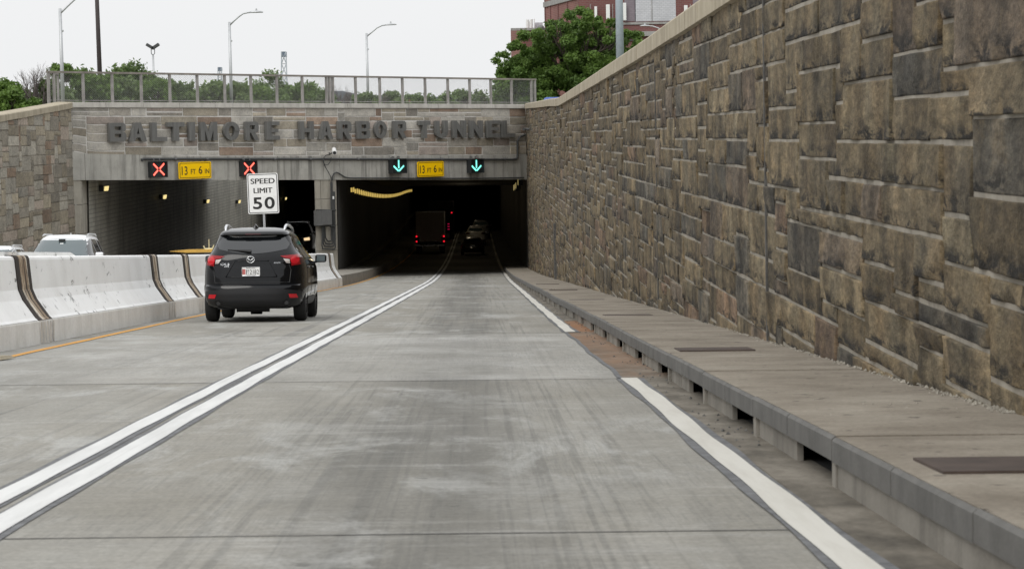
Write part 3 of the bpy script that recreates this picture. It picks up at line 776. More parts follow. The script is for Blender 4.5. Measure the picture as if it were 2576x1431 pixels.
MB().sheet([[TG((XB - 1, 437, zr(437) - 1)), TG((WX + 1, 437, zr(437) - 1))], [TG((XB - 1, 437, zr(437) + 7)), TG((WX + 1, 437, zr(437) + 7))]]).build('end_wall', 'soot', rt)
# low kerb bench running in from the barrier end
kb = MB(); xx = lambda y: YEL(y) - .14
for y in ys(93, 300, 3)[:-1]:
    y1 = y + 3; a, b = xx(y), xx(y1)
    kb.hexa([TG((XB - .02, y, zr(y) - .05)), TG((a, y, zr(y) - .05)), TG((b, y1, zr(y1) - .05)), TG((XB - .02, y1, zr(y1) - .05)),
             TG((XB - .02, y, zr(y) + .42)), TG((a - .04, y, zr(y) + .42)), TG((b - .04, y1, zr(y1) + .42)), TG((XB - .02, y1, zr(y1) + .42))])
struct('tunnel_kerb', kb, 'kerbwall', road=False)
lt = thing('tunnel_tube', 'left-hand tunnel tube with a grimy grey tiled wall and a bright daylit stretch', 'tunnel', TG((-12, 200, 2)))
wall_sheet(XL, -.2, CEIL + .6, YP(XL) + 1.2, 438, zl).build('tiled_wall', 'tile', lt)
wall_sheet(XA, -.2, CEIL + .6, YP(XA) + 2.3, 438, zl).build('inner_wall', 'soot', lt)
def lceil(a, b):
    return MB().sheet([[TG((XL - .1, y, zl(y) + CEIL + .1)), TG((XA + .1, y, zl(y) + CEIL + .1))] for y in ys(a, b, 4)])
mb = lceil(157 - 36, 157); mb.add([TG((XL - .1, YP(XL) + .9, zl(108) + CEIL + .1)), TG((XA + .1, YP(XA) + .9, zl(118) + CEIL + .1)), TG((XA + .1, 121, zl(121) + CEIL + .1)), TG((XL - .1, 121, zl(121) + CEIL + .1))], [(0, 1, 2, 3)])
w2 = lceil(192, 438); mb.add(w2.v, w2.f); mb.build('ceiling', 'soot_ceiling', lt)
mb = MB()
a, b, c, d = (XL - .05, 157), (XA, 157), (XA, 192), (XL - .05, 192)
for p, q in ((a, b), (b, c), (c, d), (d, a)):
    zz = lambda v: TG((v[0], v[1], zl(v[1]) + CEIL)).z
    P0, P1 = TG((p[0], p[1], 5)), TG((q[0], q[1], 5))
    mb.add([(P0.x, P0.y, zz(p)), (P1.x, P1.y, zz(q)), (P1.x, P1.y, UG), (P0.x, P0.y, UG)], [(0, 1, 2, 3)])
mb.build('daylight_shaft', 'lintel', lt)
MB().sheet([[TG((XL - 1, 437, zl(437) - 1)), TG((XA + 1, 437, zl(437) - 1))], [TG((XL - 1, 437, zl(437) + 7)), TG((XA + 1, 437, zl(437) + 7))]]).build('end_wall', 'soot', lt)

# left wing wall
XLW = TG((-17.8, 100, 3)).x
lw = thing('wing_wall', 'left stone wing wall of squarish grey blocks with a sloping beige coping', 'wall', (XLW, 90, -3))
pA, pB = atY(190, 257, 107), atY(0, 291, 6000 / (1190 / 17.8))
gA, gB = TG(pA), TG(pB)
LT = pl([(40, gB.z - (gA.z - gB.z) / (gA.y - gB.y) * (gB.y - 40)), (gB.y, gB.z), (gA.y, gA.z)])
lg = lambda y: TG((-17.8, y, -.1)).z
st = [(a, b, c, min(d, LT((a + b) / 2) - .2)) for (a, b, c, d) in ashlar(56, 106.9, -5.8, 2.7, .42, .2, 5, 3, seed=31) if d > lg(a) and c < LT((a + b) / 2) - .22]
stone_mesh('stonework', st, lambda s, t, d: Vector((XLW + d, s, t)), 'stone_left', pal_left, lw, (.010, .045), .03, .012, .25, 12, (9, 8), .02, 1.4)
MB().sheet([[(XLW - .004, y, lg(y)), (XLW - .004, y, LT(y) - .1)] for y in ys(56, 107, 4)]).build('mortar_bed', 'mortar', lw)
mb = MB(); y = 56.0
while y < 106.9:
    y1 = min(y + 1.9, 107.3); o = random.uniform(-.005, .005)
    prof = [(.09, -.26), (.09, -.03), (.06, 0), (-.6, .03), (-.6, -.26)]
    A = [(XLW + q, y + .008, LT(y) + p_ + o) for q, p_ in prof]; B = [(XLW + q, y1 - .008, LT(y1) + p_ + o) for q, p_ in prof]
    mb.add(A + B, [(i, (i + 1) % 5, (i + 1) % 5 + 5, i + 5) for i in range(5)] + [(4, 3, 2, 1, 0), (5, 6, 7, 8, 9)]); y = y1
mb.build('coping', 'coping', lw)
mb = MB().box(XLW - .02, XLW + .05, 106.93, 107.05, lg(107), LT(107) - .2); mb.build('movement_joint', 'joint', lw)

# ------------------------------------------------------------ name lettering on the portal
ns = thing('name_sign', 'large dark metal letters reading BALTIMORE HARBOR TUNNEL across the stone facade', 'sign', fpt(14, Z_STB(14) + 1, .2))
z1 = lambda v: v / 3.22 * .8587; z2 = lambda v: (v / 2.862 + 700) * .8587
LET = [('B', z1(1038), z1(1195)), ('A', z1(1225), z1(1390)), ('L', z1(1435), z1(1580)), ('T', z1(1587), z1(1745)), ('I', z1(1790), z1(1845)), ('M', z1(1898), z1(2055)),
       ('O', z1(2120), z1(2265)), ('R', z2(62), z2(170)), ('E', z2(235), z2(345)), ('H', z2(515), z2(632)), ('A', z2(678), z2(792)), ('R', z2(838), z2(948)), ('B', z2(998), z2(1105)),
       ('O', z2(1145), z2(1245)), ('R', z2(1303), z2(1408)), ('T', z2(1515), z2(1610)), ('U', z2(1655), z2(1755)), ('N', z2(1800), z2(1910)), ('N', z2(1943), z2(2050)), ('E', z2(2085), z2(2193)), ('L', z2(2212), z2(2320))]
lb = pl([(277, 357), (560, 354), (760, 351), (1020, 348.5), (1290, 346)]); lt_ = pl([(277, 309.5), (560, 307), (760, 305.5), (1020, 304.5), (1290, 303.5)])
def bold(ch):
    """block-letter outlines in a unit box: outer polygon + holes are built from non-overlapping pieces"""
    w_ = .30; h = .24
    R = lambda x0, y0, x1, y1: [(x0, y0), (x1, y0), (x1, y1), (x0, y1)]
    if ch == 'B': return [R(0, 0, w_, 1), R(w_, 0, .70, .22), R(w_, .41, .70, .60), R(w_, .80, .70, 1), [(.70, 0), (.88, .02), (1, .12), (1, .38), (.92, .49), (.70, .51)], [(.70, .511), (.90, .53), (.98, .62), (.98, .88), (.86, .98), (.70, 1)]]
    if ch == 'A': return [[(0, 0), (.30, 0), (.385, .2), (.5, .74), (.5, 1), (.34, 1)], [(.70, 0), (1, 0), (.66, 1), (.5, 1), (.5, .74), (.615, .2)], [(.385, .2), (.615, .2), (.57, .40), (.43, .40)]]
    if ch == 'L': return [R(0, .22, .34, 1), R(0, 0, 1, .22)]
    if ch == 'T': return [R(.33, 0, .67, .76), R(0, .76, 1, 1)]
    if ch == 'I': return [R(0, 0, 1, 1)]
    if ch == 'M': return [R(0, 0, .25, 1), R(.75, 0, 1, 1), [(.25, 1), (.25, .58), (.42, 0), (.5, 0), (.5, .42)], [(.75, .58), (.75, 1), (.5, .42), (.5, 0), (.58, 0)]]
    if ch == 'R': return [R(0, 0, w_, 1), R(w_, .4, .70, .58), R(w_, .8, .70, 1), [(.70, .4), (.90, .42), (.99, .52), (.99, .88), (.88, .98), (.70, 1)], [(.38, .4), (.68, 0), (1, 0), (.74, .399)]]
    if ch == 'E': return [R(0, 0, .36, 1), R(.36, 0, 1, .22), R(.36, .41, .9, .60), R(.36, .79, 1, 1)]
    if ch == 'H': return [R(0, 0, .31, 1), R(.69, 0, 1, 1), R(.31, .39, .69, .61)]
    if ch == 'N': return [R(0, 0, .28, 1), R(.72, 0, 1, 1), [(.28, 1), (.28, .55), (.72, 0), (.72, .45)]]
    if ch == 'U': return [R(0, .3, .31, 1), R(.69, .3, 1, 1)] + [[(.5 + .5 * math.cos(t0), .3 + .3 * math.sin(t0)), (.5 + .5 * math.cos(t1), .3 + .3 * math.sin(t1)), (.5 + .19 * math.cos(t1), .3 + .08 * math.sin(t1)), (.5 + .19 * math.cos(t0), .3 + .08 * math.sin(t0))]
                          for t0, t1 in [(PI + PI * i / 8, PI + PI * (i + 1) / 8) for i in range(8)]]
    if ch == 'O': return [[(.5 + .5 * math.cos(t0), .5 + .5 * math.sin(t0)), (.5 + .5 * math.cos(t1), .5 + .5 * math.sin(t1)), (.5 + .2 * math.cos(t1), .5 + .29 * math.sin(t1)), (.5 + .2 * math.cos(t0), .5 + .29 * math.sin(t0))]
                          for t0, t1 in [(2 * PI * i / 22, 2 * PI * (i + 1) / 22) for i in range(22)]]
for ch, xa, xb in LET:
    xm = (xa + xb) / 2; dd = .24
    s0, za = FP(xa, lb(xm), dd); s1, _ = FP(xb, lb(xm), dd); _, zt = FP(xm, lt_(xm), dd)
    _, za = FP(xm, lb(xm), dd)
    mb = MB()
    for k_, poly in enumerate(bold(ch)):
        q = [(s0 + a * (s1 - s0), za + b * (zt - za)) for a, b in poly]; e_ = .0015 * k_
        mb.prism(q, lambda s, t: fpt(s, t, dd - e_), lambda s, t: fpt(s, t, .06))
    mb.build('letter', 'letter', ns)

# ------------------------------------------------------------ lane signals and clearance signs
def signal(kind, x0, y0, x1, y1, label):
    s0, zt = FP(x0, y0, .3); s1, zb = FP(x1, y1, .3); sc_, zc = (s0 + s1) / 2, (zb + zt) / 2
    t = thing('lane_signal', label, 'lane signal', fpt(sc_, zc, .06), 'lane control signals over the openings')
    F = lambda x, y, d: fpt(s0 + x * (s1 - s0), zb + y * (zt - zb), d)
    mb = MB()
    mb.hexa([F(0, 0, .34), F(1, 0, .34), F(1, 0, .09), F(0, 0, .09), F(0, 1, .34), F(1, 1, .34), F(1, 1, .09), F(0, 1, .09)])
    for a, b, c, d in ((-.03, 1.03, .96, 1.02), (-.03, .02, 0, .96), (.98, 1.03, 0, .96)):       # hood lips
        mb.hexa([F(a, c, .44), F(b, c, .44), F(b, c, .341), F(a, c, .341), F(a, d, .44), F(b, d, .44), F(b, d, .341), F(a, d, .341)])
    mb.build('housing', 'black', t)
    for a in (.3, .7): MB().tube([F(a, 1.02, .2), F(a, 1.16, .2), F(a, 1.16, .05)], .03, 6).build('bracket', 'conduit_light', t)
    def bar(mb, ax, ay, bx, by, wd, d0, d1):
        A = Vector((ax * (s1 - s0), ay * (zt - zb), 0)); B = Vector((bx * (s1 - s0), by * (zt - zb), 0)); n = (B - A).normalized(); n = Vector((-n.y, n.x, 0)) * wd / 2
        P_ = [A + n, B + n, B - n, A - n]
        mb.prism([(s0 + p.x, zb + p.y) for p in P_], lambda s, t_: fpt(s, t_, d1), lambda s, t_: fpt(s, t_, d0))
    if kind == 'x':
        mb = MB(); mc = MB()
        for ax, ay, bx, by in ((.13, .14, .44, .455), (.56, .545, .87, .86), (.13, .86, .44, .545), (.56, .455, .87, .14)):
            bar(mb, ax, ay, bx, by, .085, .343, .350); bar(mc, ax, ay, bx, by, .035, .3505, .353)
        mb.build('red_cross', 'led_red', t); mc.build('cross_core', 'led_red_core', t)
    else:
        mb = MB()
        bar(mb, .5, .93, .5, .36, .085, .343, .35); bar(mb, .12, .53, .48, .17, .085, .343, .35); bar(mb, .88, .53, .52, .17, .085, .343, .35)
        mb.build('green_arrow', 'led_green', t)
signal('x', 379, 407, 417, 446, 'lit red X lane signal at the far left, beside the left yellow clearance sign')
signal('x', 608, 405, 643, 443, 'lit red X lane signal just above the white speed limit sign')
signal('a', 984, 401, 1019, 436, 'lit green down arrow signal left of the right-hand yellow clearance sign')
signal('a', 1181, 401, 1213, 435, 'lit green down arrow signal nearest the right stone wall')
def clear_sign(x0, y0, x1, y1, label):
    s0, zt = FP(x0, y0, .2); s1, zb = FP(x1, y1, .2); wd, ht = s1 - s0, zt - zb
    t = thing('clearance_sign', label, 'sign', fpt((s0 + s1) / 2, zb, .1), 'yellow clearance signs')
    F = lambda x, y, d: fpt(s0 + x * wd, zb + y * ht, d)
    def rr(x0, y0, x1, y1, rad):
        pts = []
        for cx, cy, a0 in ((x1 - rad / wd, y1 - rad / ht, 0), (x0 + rad / wd, y1 - rad / ht, PI / 2), (x0 + rad / wd, y0 + rad / ht, PI), (x1 - rad / wd, y0 + rad / ht, 1.5 * PI)):
            pts += [(cx + rad / wd * math.cos(a0 + i * PI / 8), cy + rad / ht * math.sin(a0 + i * PI / 8)) for i in range(5)]
        return pts
    MB().prism(rr(0, 0, 1, 1, .07), lambda x, y: F(x, y, .20), lambda x, y: F(x, y, .17)).build('panel', 'sign_yellow', t)
    mb = MB(); A = rr(.03, .06, .97, .94, .05); B = rr(.045, .09, .955, .91, .04); n = len(A)
    mb.add([F(x, y, .204) for x, y in A] + [F(x, y, .204) for x, y in B], [(i, (i + 1) % n, (i + 1) % n + n, i + n) for i in range(n)]); mb.build('border', 'sign_black', t)
    mb = MB()
    for tx, a, b, c, d in (('13', .09, .265, .24, .74), ('FT', .37, .515, .28, .57), ('6', .61, .72, .28, .74), ('IN', .80, .93, .30, .57)):
        text_solid(mb, tx, F, a, b, c, d, .2075, .2045, .004)
    mb.build('lettering', 'sign_black', t)
    for a in (.15, .85): MB().tube([F(a, 1, .16), F(a, 1.02, .06)], .02).build('bracket', 'conduit_light', t)
clear_sign(449, 408.5, 532, 448.5, 'yellow clearance sign reading 13 FT 6 IN between the two red X signals')
clear_sign(1050, 407.5, 1117, 443.5, 'yellow clearance sign reading 13 FT 6 IN between the two green arrow signals')

# conduits, cabinet and camera on the portal
def fpath(pts, d): return [fpt(*FP(x, y, d), d) for x, y in pts]
ct = thing('conduit_run', 'long dark conduit pipe running along the top of the concrete lintel', 'conduit', fpt(12, Z_STB(12), .1))
MB().tube(fpath([(358, 405), (356, 402), (362, 400), (700, 400), (1000, 401), (1290, 401.5), (1299, 400), (1302, 393), (1302, 355), (1308, 345), (1322, 339)], .13), .055, 8).build('pipe', 'conduit', ct)
for x in (440, 520, 610, 690, 780, 900, 985, 1110, 1200, 1270): MB().tube(fpath([(x - 2, 400.5), (x + 3, 400.5)], .13), .075, 8).build('clamp', 'conduit_light', ct)
c2 = thing('conduit_run', 'thin dark conduit looping off the pier and along the lintel bottom edge', 'conduit', fpt(18, Z_OPT(18), .1))
MB().tube(fpath([(836, 455), (837, 444), (840, 437), (846, 434), (852, 436), (868, 446), (880, 448), (1000, 448.5), (1200, 449), (1318, 447)], .12), .035, 7).build('pipe', 'conduit', c2)
c3 = thing('electrical_cabinet', 'grey electrical cabinet with conduits on the concrete pier between the openings', 'cabinet', fpt((S_P0 + S_P1) / 2, Z_OPT(17) - 3, .1))
s0, zt = FP(798, 530, .3); s1, zb = FP(834, 566, .3)
mb = MB(); F = lambda a, b, d: fpt(s0 + a * (s1 - s0), zb + b * (zt - zb), d)
mb.hexa([F(0, 0, .34), F(1, 0, .34), F(1, 0, .04), F(0, 0, .04), F(0, 1, .34), F(1, 1, .34), F(1, 1, .04), F(0, 1, .04)]).build('box', 'cabinet', c3)
mb = MB().hexa([F(.27, .05, .36), F(.97, .05, .36), F(.97, .05, .343), F(.27, .05, .343), F(.27, .95, .36), F(.97, .95, .36), F(.97, .95, .343), F(.27, .95, .343)]); mb.build('door', 'cabinet', c3)
for yy in (528, 568): MB().tube(fpath([(795, yy), (845, yy + 1)], .2), .03, 6).build('rail', 'conduit', c3)
mb = MB()
for i, (x, yb) in enumerate(((834.5, 606), (837.5, 613), (840.5, 619), (843.5, 626))):
    mb.tube(fpath([(x - 2, 457 if i < 2 else 482), (x, yb - 4), (x - 1, yb), (x - 8, yb + 1), (824 - i * 4, yb), (819 - i * 3, yb - 8), (817 - i * 2, 570)], .12 + .02 * i), .035, 6)
mb.build('pipe', 'conduit', c3)
MB().tube(fpath([(838.5, 494), (838.7, 501)], .2), .045, 6).build('label_plate', 'white_paint', c3)
c4 = thing('security_camera', 'small white security camera with looping black cable on the stone facade', 'camera', fpt(*FP(836, 383, .3), .3))
p0, p1 = FP(833, 385, .5), FP(840, 376, .35)
mb = MB().tube([fpt(*p0, .75), fpt(p1[0], p1[1], .35)], [.11, .11], 10); mb.build('body', 'white_paint', c4)
MB().tube([fpt(p0[0], p0[1], .75) + (fpt(*p0, .75) - fpt(p1[0], p1[1], .35)).normalized() * .01, fpt(p0[0], p0[1], .75) + (fpt(*p0, .75) - fpt(p1[0], p1[1], .35)).normalized() * -.01], .085, 10).build('lens', 'black', c4)
MB().tube(fpath([(829, 389), (836, 385)], .3), .035, 6).tube(fpath([(829, 389), (828, 384)], .25), .03, 6).build('mount', 'conduit', c4)
MB().tube(fpath([(832, 388), (820, 391), (814, 398), (813, 408), (818, 416), (826, 414), (832, 405), (833, 396)], .2), .02, 6).tube(fpath([(814, 402), (816, 416), (824, 430), (832, 444), (834, 456)], .16), .02, 6).build('cable', 'conduit', c4)

# ------------------------------------------------------------ tunnel lamps
def lamp_box(name, mat, w_, l_, h_, label, group):
    t = thing(name, label, 'tunnel lamp', (0, 0, 0), group)
    MB().box(-.05, w_, 0, l_, 0, h_).build('housing', 'black', t, local=True)
    MB().box(w_ + .003, w_ + .02, .05, l_ - .05, .03, h_ - .03).build('lens', mat, t, local=True)
    MB().box(.03, w_ - .02, -.006, -.002, .03, h_ - .03).build('end_lens', mat, t, local=True)
    return t
def dup(root, loc, label=None, rz=None):
    r = root.copy(); COL.objects.link(r); r.location = loc
    if label: r['label'] = label
    if rz is not None: r.rotation_euler.z = rz
    for ch in root.children:
        c = ch.copy(); COL.objects.link(c); c.parent = r
        for g_ in ch.children:
            d = g_.copy(); COL.objects.link(d); d.parent = c
    return r
lab = 'yellow lamp in the dense row high on the left wall of the right tube'
pr = None
for i in range(44):
    y = 129.5 + (i * 4.2 if i < 2 else 6.2 + (i - 2) * 2.9)
    if y > 262: break
    p = TG((XB + .05, y, zr(y) + 4.42))
    if pr is None:
        pr = lamp_box('tunnel_lamp', 'tube_light_row', .15, 1.25, .30, lab, 'yellow lamps along the right tube'); pr.location = p
    else: dup(pr, p)
for i in range(6):  # added fill lights down mid-tube to brighten the vehicles; no lamps hang there
    y = 146 + i * 20
    lg_ = bpy.data.objects.new('tunnel_lamp_light', bpy.data.lights.new('tunnel_lamp_light', 'POINT')); COL.objects.link(lg_)
    lg_.location = TG((-.6, y, zr(y) + 4.6)); lg_.data.energy = 24; lg_.data.color = (1, .82, .55); lg_.data.shadow_soft_size = .4
pr = None
for i, (y, zz) in enumerate(((142, 4.95), (149, 4.85), (153, 4.8), (157, 4.8))):
    p = TG((WX - .05, y, zr(y) + zz))
    lb_ = ['dim yellow lamp high on the right wall of the right tube, nearest its mouth', 'dim yellow lamp on the right tunnel wall, second from the mouth', 'dim yellow lamp on the right tunnel wall, third from the mouth', 'dim yellow lamp on the right tunnel wall, deepest of the four'][i]
    if pr is None:
        pr = lamp_box('tunnel_lamp', 'tube_light_dim', .2, 1.2, .4, lb_, 'dim lamps on the right tunnel wall'); pr.location = p; pr.rotation_euler.z = PI
    else: dup(pr, p, lb_)
pr = None
for i, (px, py) in enumerate(((259, 475), (408, 496), (518, 507), (598, 508), (716, 500))):
    k_ = (1190 - px) / (-XL - .1); p = TG(atY(px, py, FD / k_))
    lb_ = ['large twin yellow lamp at the mouth of the left tube, near its jamb', 'twin yellow lamp on the left tube wall, second from the jamb', 'small yellow lamp on the dark part of the left tube wall, third from the jamb',
           'yellow lamp just left of the speed limit sign, on the left tube wall', 'yellow lamp just right of the speed limit sign, deep in the left tube'][i]
    if pr is None:
        pr = thing('tunnel_lamp', lb_, 'tunnel lamp', p, 'yellow lamps along the left tube'); pr.scale = (.75, .75, .75)
        MB().box(-.2, .05, -.1, 1.3, -.17, .17).build('housing', 'black', pr, local=True)
        for a in (.05, .75): MB().hexa([(.055, a, -.13), (.15, a, -.15), (.15, a + .4, -.15), (.055, a + .4, -.13), (.10, a, .14), (.21, a, .14), (.21, a + .4, .14), (.10, a + .4, .14)]).build('lens', 'tube_light', pr, local=True)
    else: dup(pr, p, lb_)

# ------------------------------------------------------------ chain-link fence on the portal
fe = thing('chain_link_fence', 'weathered steel chain-link fence along the top of the tunnel portal', 'fence', fpt(SW / 2, Z_COT(15), -.3))
DF = -.32
PX = [121, 135, 208, 281, 354, 426, 495, 564, 630, 695, 759, 820, 828, 836, 893, 954, 1011, 1068, 1125, 1180, 1233, 1285, 1335, 1344]
ftop = pl([(118, 180.5), (400, 186), (830, 193), (1345, 200)]); fbot = pl([(118, 258.5), (700, 259.5), (1345, 263)])
tops = []
for x in PX:
    xb = x + (ftop(x) - fbot(x)) * 0 + 2.2
    s0, z0 = FP(xb, fbot(x), DF); _, zt = FP(x, ftop(x), DF); tops.append((s0, zt, z0))
    wd = .055; mb = MB(); p = fpt(s0, z0, DF)
    A = [fpt(s0 - wd, z0 - .1, DF + .05), fpt(s0 + wd, z0 - .1, DF + .05), fpt(s0 + wd, z0 - .1, DF - .05), fpt(s0 - wd, z0 - .1, DF - .05)]
    mb.hexa(A + [Vector((q.x, q.y, zt)) for q in A]).build('post', 'fence', fe)
mb = MB()
a, b = tops[0], tops[-1]
n = 12
TZ = lambda s: a[1] + (b[1] - a[1]) * (s - a[0]) / (b[0] - a[0]); BZ = lambda s: a[2] + (b[2] - a[2]) * (s - a[0]) / (b[0] - a[0])
mb.hexa([fpt(a[0] - .06, TZ(a[0]) - .06, DF + .07), fpt(b[0] + .06, TZ(b[0]) - .06, DF + .07), fpt(b[0] + .06, TZ(b[0]) - .06, DF - .07), fpt(a[0] - .06, TZ(a[0]) - .06, DF - .07),
         fpt(a[0] - .06, TZ(a[0]) + .03, DF + .07), fpt(b[0] + .06, TZ(b[0]) + .03, DF + .07), fpt(b[0] + .06, TZ(b[0]) + .03, DF - .07), fpt(a[0] - .06, TZ(a[0]) + .03, DF - .07)])
mb.build('top_rail', 'fence_rust', fe)
MB().tube([fpt(a[0], BZ(a[0]) + .1, DF - .08), fpt(b[0], BZ(b[0]) + .1, DF - .08)], .018, 6).build('bottom_rail', 'fence', fe)
mb = MB(); r_w = .0042; pitch = .10; hgt = .5 * (a[1] - a[2] + b[1] - b[2])
for sg in (1, -1):
    s = a[0] - hgt
    while s < b[0] + hgt:
        sA, sB = (s, s + hgt) if sg > 0 else (s + hgt, s)
        tA, tB = 0.0, 1.0
        for lim in (a[0], b[0]):
            pass
        def clip(u): return sA + (sB - sA) * u
        us = [u for u in (0, 1)]
        lo = max(0, min(((a[0] - sA) / (sB - sA)), 1)) if sg > 0 else max(0, min((b[0] - sA) / (sB - sA), 1))
        hi = max(0, min(((b[0] - sA) / (sB - sA)), 1)) if sg > 0 else max(0, min((a[0] - sA) / (sB - sA), 1))
        if hi - lo > .02:
            P0 = fpt(clip(lo), BZ(clip(lo)) + (TZ(clip(lo)) - BZ(clip(lo))) * lo, DF - .075 - .004 * sg)
            P1 = fpt(clip(hi), BZ(clip(hi)) + (TZ(clip(hi)) - BZ(clip(hi))) * hi, DF - .075 - .004 * sg)
            mb.tube([P0, P1], r_w, 3, False)
        s += pitch
o = mb.build('mesh', 'wire', fe)
# left return of the fence, running back from the corner
fr = thing('fence_panel', 'short chain-link return panel at the left end of the portal fence', 'fence panel', fpt(tops[0][0], tops[0][2], DF))
q = fpt(tops[0][0], tops[0][2], DF)
MB().box(q.x - .05, q.x + .05, q.y + 2.4, q.y + 2.5, q.z - .1, q.z + hgt).build('post', 'fence', fr)
MB().box(q.x - .05, q.x + .05, q.y + .1, q.y + 2.4, q.z + hgt - .08, q.z + hgt).build('rail', 'fence_rust', fr)

# ------------------------------------------------------------ concrete barrier between the carriageways
BP = [(0, 0), (.012, .30), (.03, .325), (.07, .36), (.24, .60), (.30, .74), (.345, 1.15), (.36, 1.185), (.39, 1.20), (.55, 1.20), (.58, 1.185), (.595, 1.15), (.64, .74), (.70, .60), (.87, .36), (.91, .325), (.93, .30), (.94, 0)]
def bring(y, prof, dx=0, grow=0.0):
    h = 1.0 + .06 * max(0, (y - 35)) / 55
    out = []
    for i, (x, z) in enumerate(prof):
        cxm = .47; xx = x + (grow if x > cxm else -grow)
        out.append(TG((BAR(y) - xx - dx, y, zr(y) * 0 + z * h + (grow if z > 1 else 0) - (.03 if z == 0 else 0))))
    return out
def bsolid(mb, y0, y1, prof, grow=0.0, st=1.2):
    R = [bring(y, prof, 0, grow) for y in ys(y0, y1, st)]; n = len(prof)
    V = [p for r in R for p in r]; o = len(mb.v)
    F = [(i * n + j, (i + 1) * n + j, (i + 1) * n + (j + 1) % n, i * n + (j + 1) % n) for i in range(len(R) - 1) for j in range(n)]
    F += [tuple(range(n)), tuple((len(R) - 1) * n + k for k in range(n - 1, -1, -1))]
    return mb.add(V, F)
UP = [p for p in BP if p[1] >= .325]; LO = [p for p in BP if p[1] <= .301]; LO = [LO[0], LO[1], (.02, .32), (.92, .32), LO[2], LO[3]]
JN = [(33.1, 1.0, 'beside the road edge, nearest the camera'), (45.9, .95, 'just left of the black car'), (50.6, .9, 'half hidden behind the black car'), (66, .5, ''), (90.4, 1.0, 'at the portal pier')]
edges = [-6] + [j[0] for j in JN] + [92.8]
BL = ['white painted concrete barrier segment nearest the camera, left of the first rusty joint', 'long scuffed white concrete barrier segment between the wide rusty joint and the next one',
      'short white concrete barrier segment between two rusty joints, left of the black car', 'white concrete barrier segment mostly hidden behind the black car', 'white concrete barrier segment right of the black car, ending at the pier', 'short last end of the white concrete barrier against the pier']
for i, (a, b) in enumerate(zip(edges[:-1], edges[1:])):
    y0 = a + (JN[i - 1][1] / 2 if i else 0); y1 = b - (JN[i][1] / 2 if i < len(JN) else 0)
    t = thing('concrete_barrier', BL[i], 'barrier', TG((BAR((y0 + y1) / 2) - .47, (y0 + y1) / 2, 0)), 'concrete barrier segments')
    bsolid(MB(), y0, y1, UP).build('upper', 'barrier', t, smooth=False); bsolid(MB(), y0, y1, LO).build('base', 'barrier_base', t)
    if i < len(JN):
        ja, jb = y1 + .004, y1 + JN[i][1] - .004
        jw = jb - ja
        bsolid(MB(), ja + jw * .26, jb - jw * .2, UP, .010, .2).build('joint_cover', 'rust', t)
        for e0, e1 in ((ja, ja + jw * .255), (jb - jw * .195, jb)): bsolid(MB(), e0, e1, UP, .013, .1).build('joint_edge', 'tar', t)
        bsolid(MB(), ja, jb, LO, -.006, .2).build('joint_base', 'barrier_base', t)
        mb = MB()
        for k in range(5):
            yy = ja + .05 + (jb - ja - .1) * k / 4
            P = [TG((BAR(yy) + .010, yy + s_, z)) for z, s_ in ((.0, .02), (.0, -.02), (.30, -.02), (.30, .02))]
            mb.add(P, [(0, 1, 2, 3)])
        mb.build('rust_streak', 'rust', t)
# raised cap rail on the near barrier segment's far edge
t = thing('barrier_cap', 'white raised cap rail on top of the near concrete barrier', 'barrier cap', TG((BAR(28) - .55, 28, 1.2)))
cp = MB(); R = []
capf = lambda y: [TG((BAR(y) - x, y, z)) for x, z in ((.50, 1.19), (.50, 1.26), (.60, 1.26), (.60, 1.19))]
c0 = capf(10); c1 = capf(37.8); c2_ = capf(38.4)
cp.add(c0 + c1, [(0, 1, 5, 4), (1, 2, 6, 5), (2, 3, 7, 6), (3, 2, 1, 0)])
cp.add([c1[0], c1[1], c1[2], c1[3], c2_[0], c2_[3]], [(0, 1, 4), (1, 2, 5, 4), (2, 3, 5)])
cp.build('rail', 'barrier', t)
o = MB().add([TG((-5.52 + a, 27.2 + b, c)) for a, b, c in ((0, 0, .01), (.12, .1, .01), (.2, .6, .012), (.05, .55, .012), (.03, .06, .05), (.1, .14, .055), (.16, .5, .045), (.06, .48, .05))], [(0, 1, 5, 4), (1, 2, 6, 5), (2, 3, 7, 6), (3, 0, 4, 7), (4, 5, 6, 7)]).build('wood_scrap', 'coping', None)
tag(o, 'small tan scrap lying on the yellow line at the barrier foot', 'scrap')

# speed limit sign
k_ = FD / 71.0; X0 = (661.5 - 1190) / k_
ps = atY(661.5, 487, 71.0)
t = thing('speed_limit_sign', 'white speed limit 50 sign on a perforated steel post behind the barrier', 'sign', TG((ps.x, 71, 0)))
cg = TG(ps); wd, ht = 77.5 / k_, 101 / k_
tilt = math.radians(1.0)
def SF(x, y, d): 
    a = (x - .5) * wd; b = (y - .5) * ht
    return Vector((cg.x + a * math.cos(tilt) + b * -math.sin(tilt), cg.y - d, cg.z + a * math.sin(tilt) + b * math.cos(tilt)))
def rrect(x0, y0, x1, y1, rad, W, H):
    pts = []
    for cx, cy, a0 in ((x1 - rad / W, y1 - rad / H, 0), (x0 + rad / W, y1 - rad / H, PI / 2), (x0 + rad / W, y0 + rad / H, PI), (x1 - rad / W, y0 + rad / H, 1.5 * PI)):
        pts += [(cx + rad / W * math.cos(a0 + i * PI / 10), cy + rad / H * math.sin(a0 + i * PI / 10)) for i in range(6)]
    return pts
MB().prism(rrect(0, 0, 1, 1, .05, wd, ht), lambda x, y: SF(x, y, .01), lambda x, y: SF(x, y, -.005)).build('panel', 'sign_white', t)
mb = MB(); A = rrect(.025, .02, .975, .98, .045, wd, ht); B = rrect(.047, .036, .953, .964, .035, wd, ht); n = len(A)
mb.add([SF(x, y, .013) for x, y in A] + [SF(x, y, .013) for x, y in B], [(i, (i + 1) % n, (i + 1) % n + n, i + n) for i in range(n)]).build('border', 'sign_black', t)
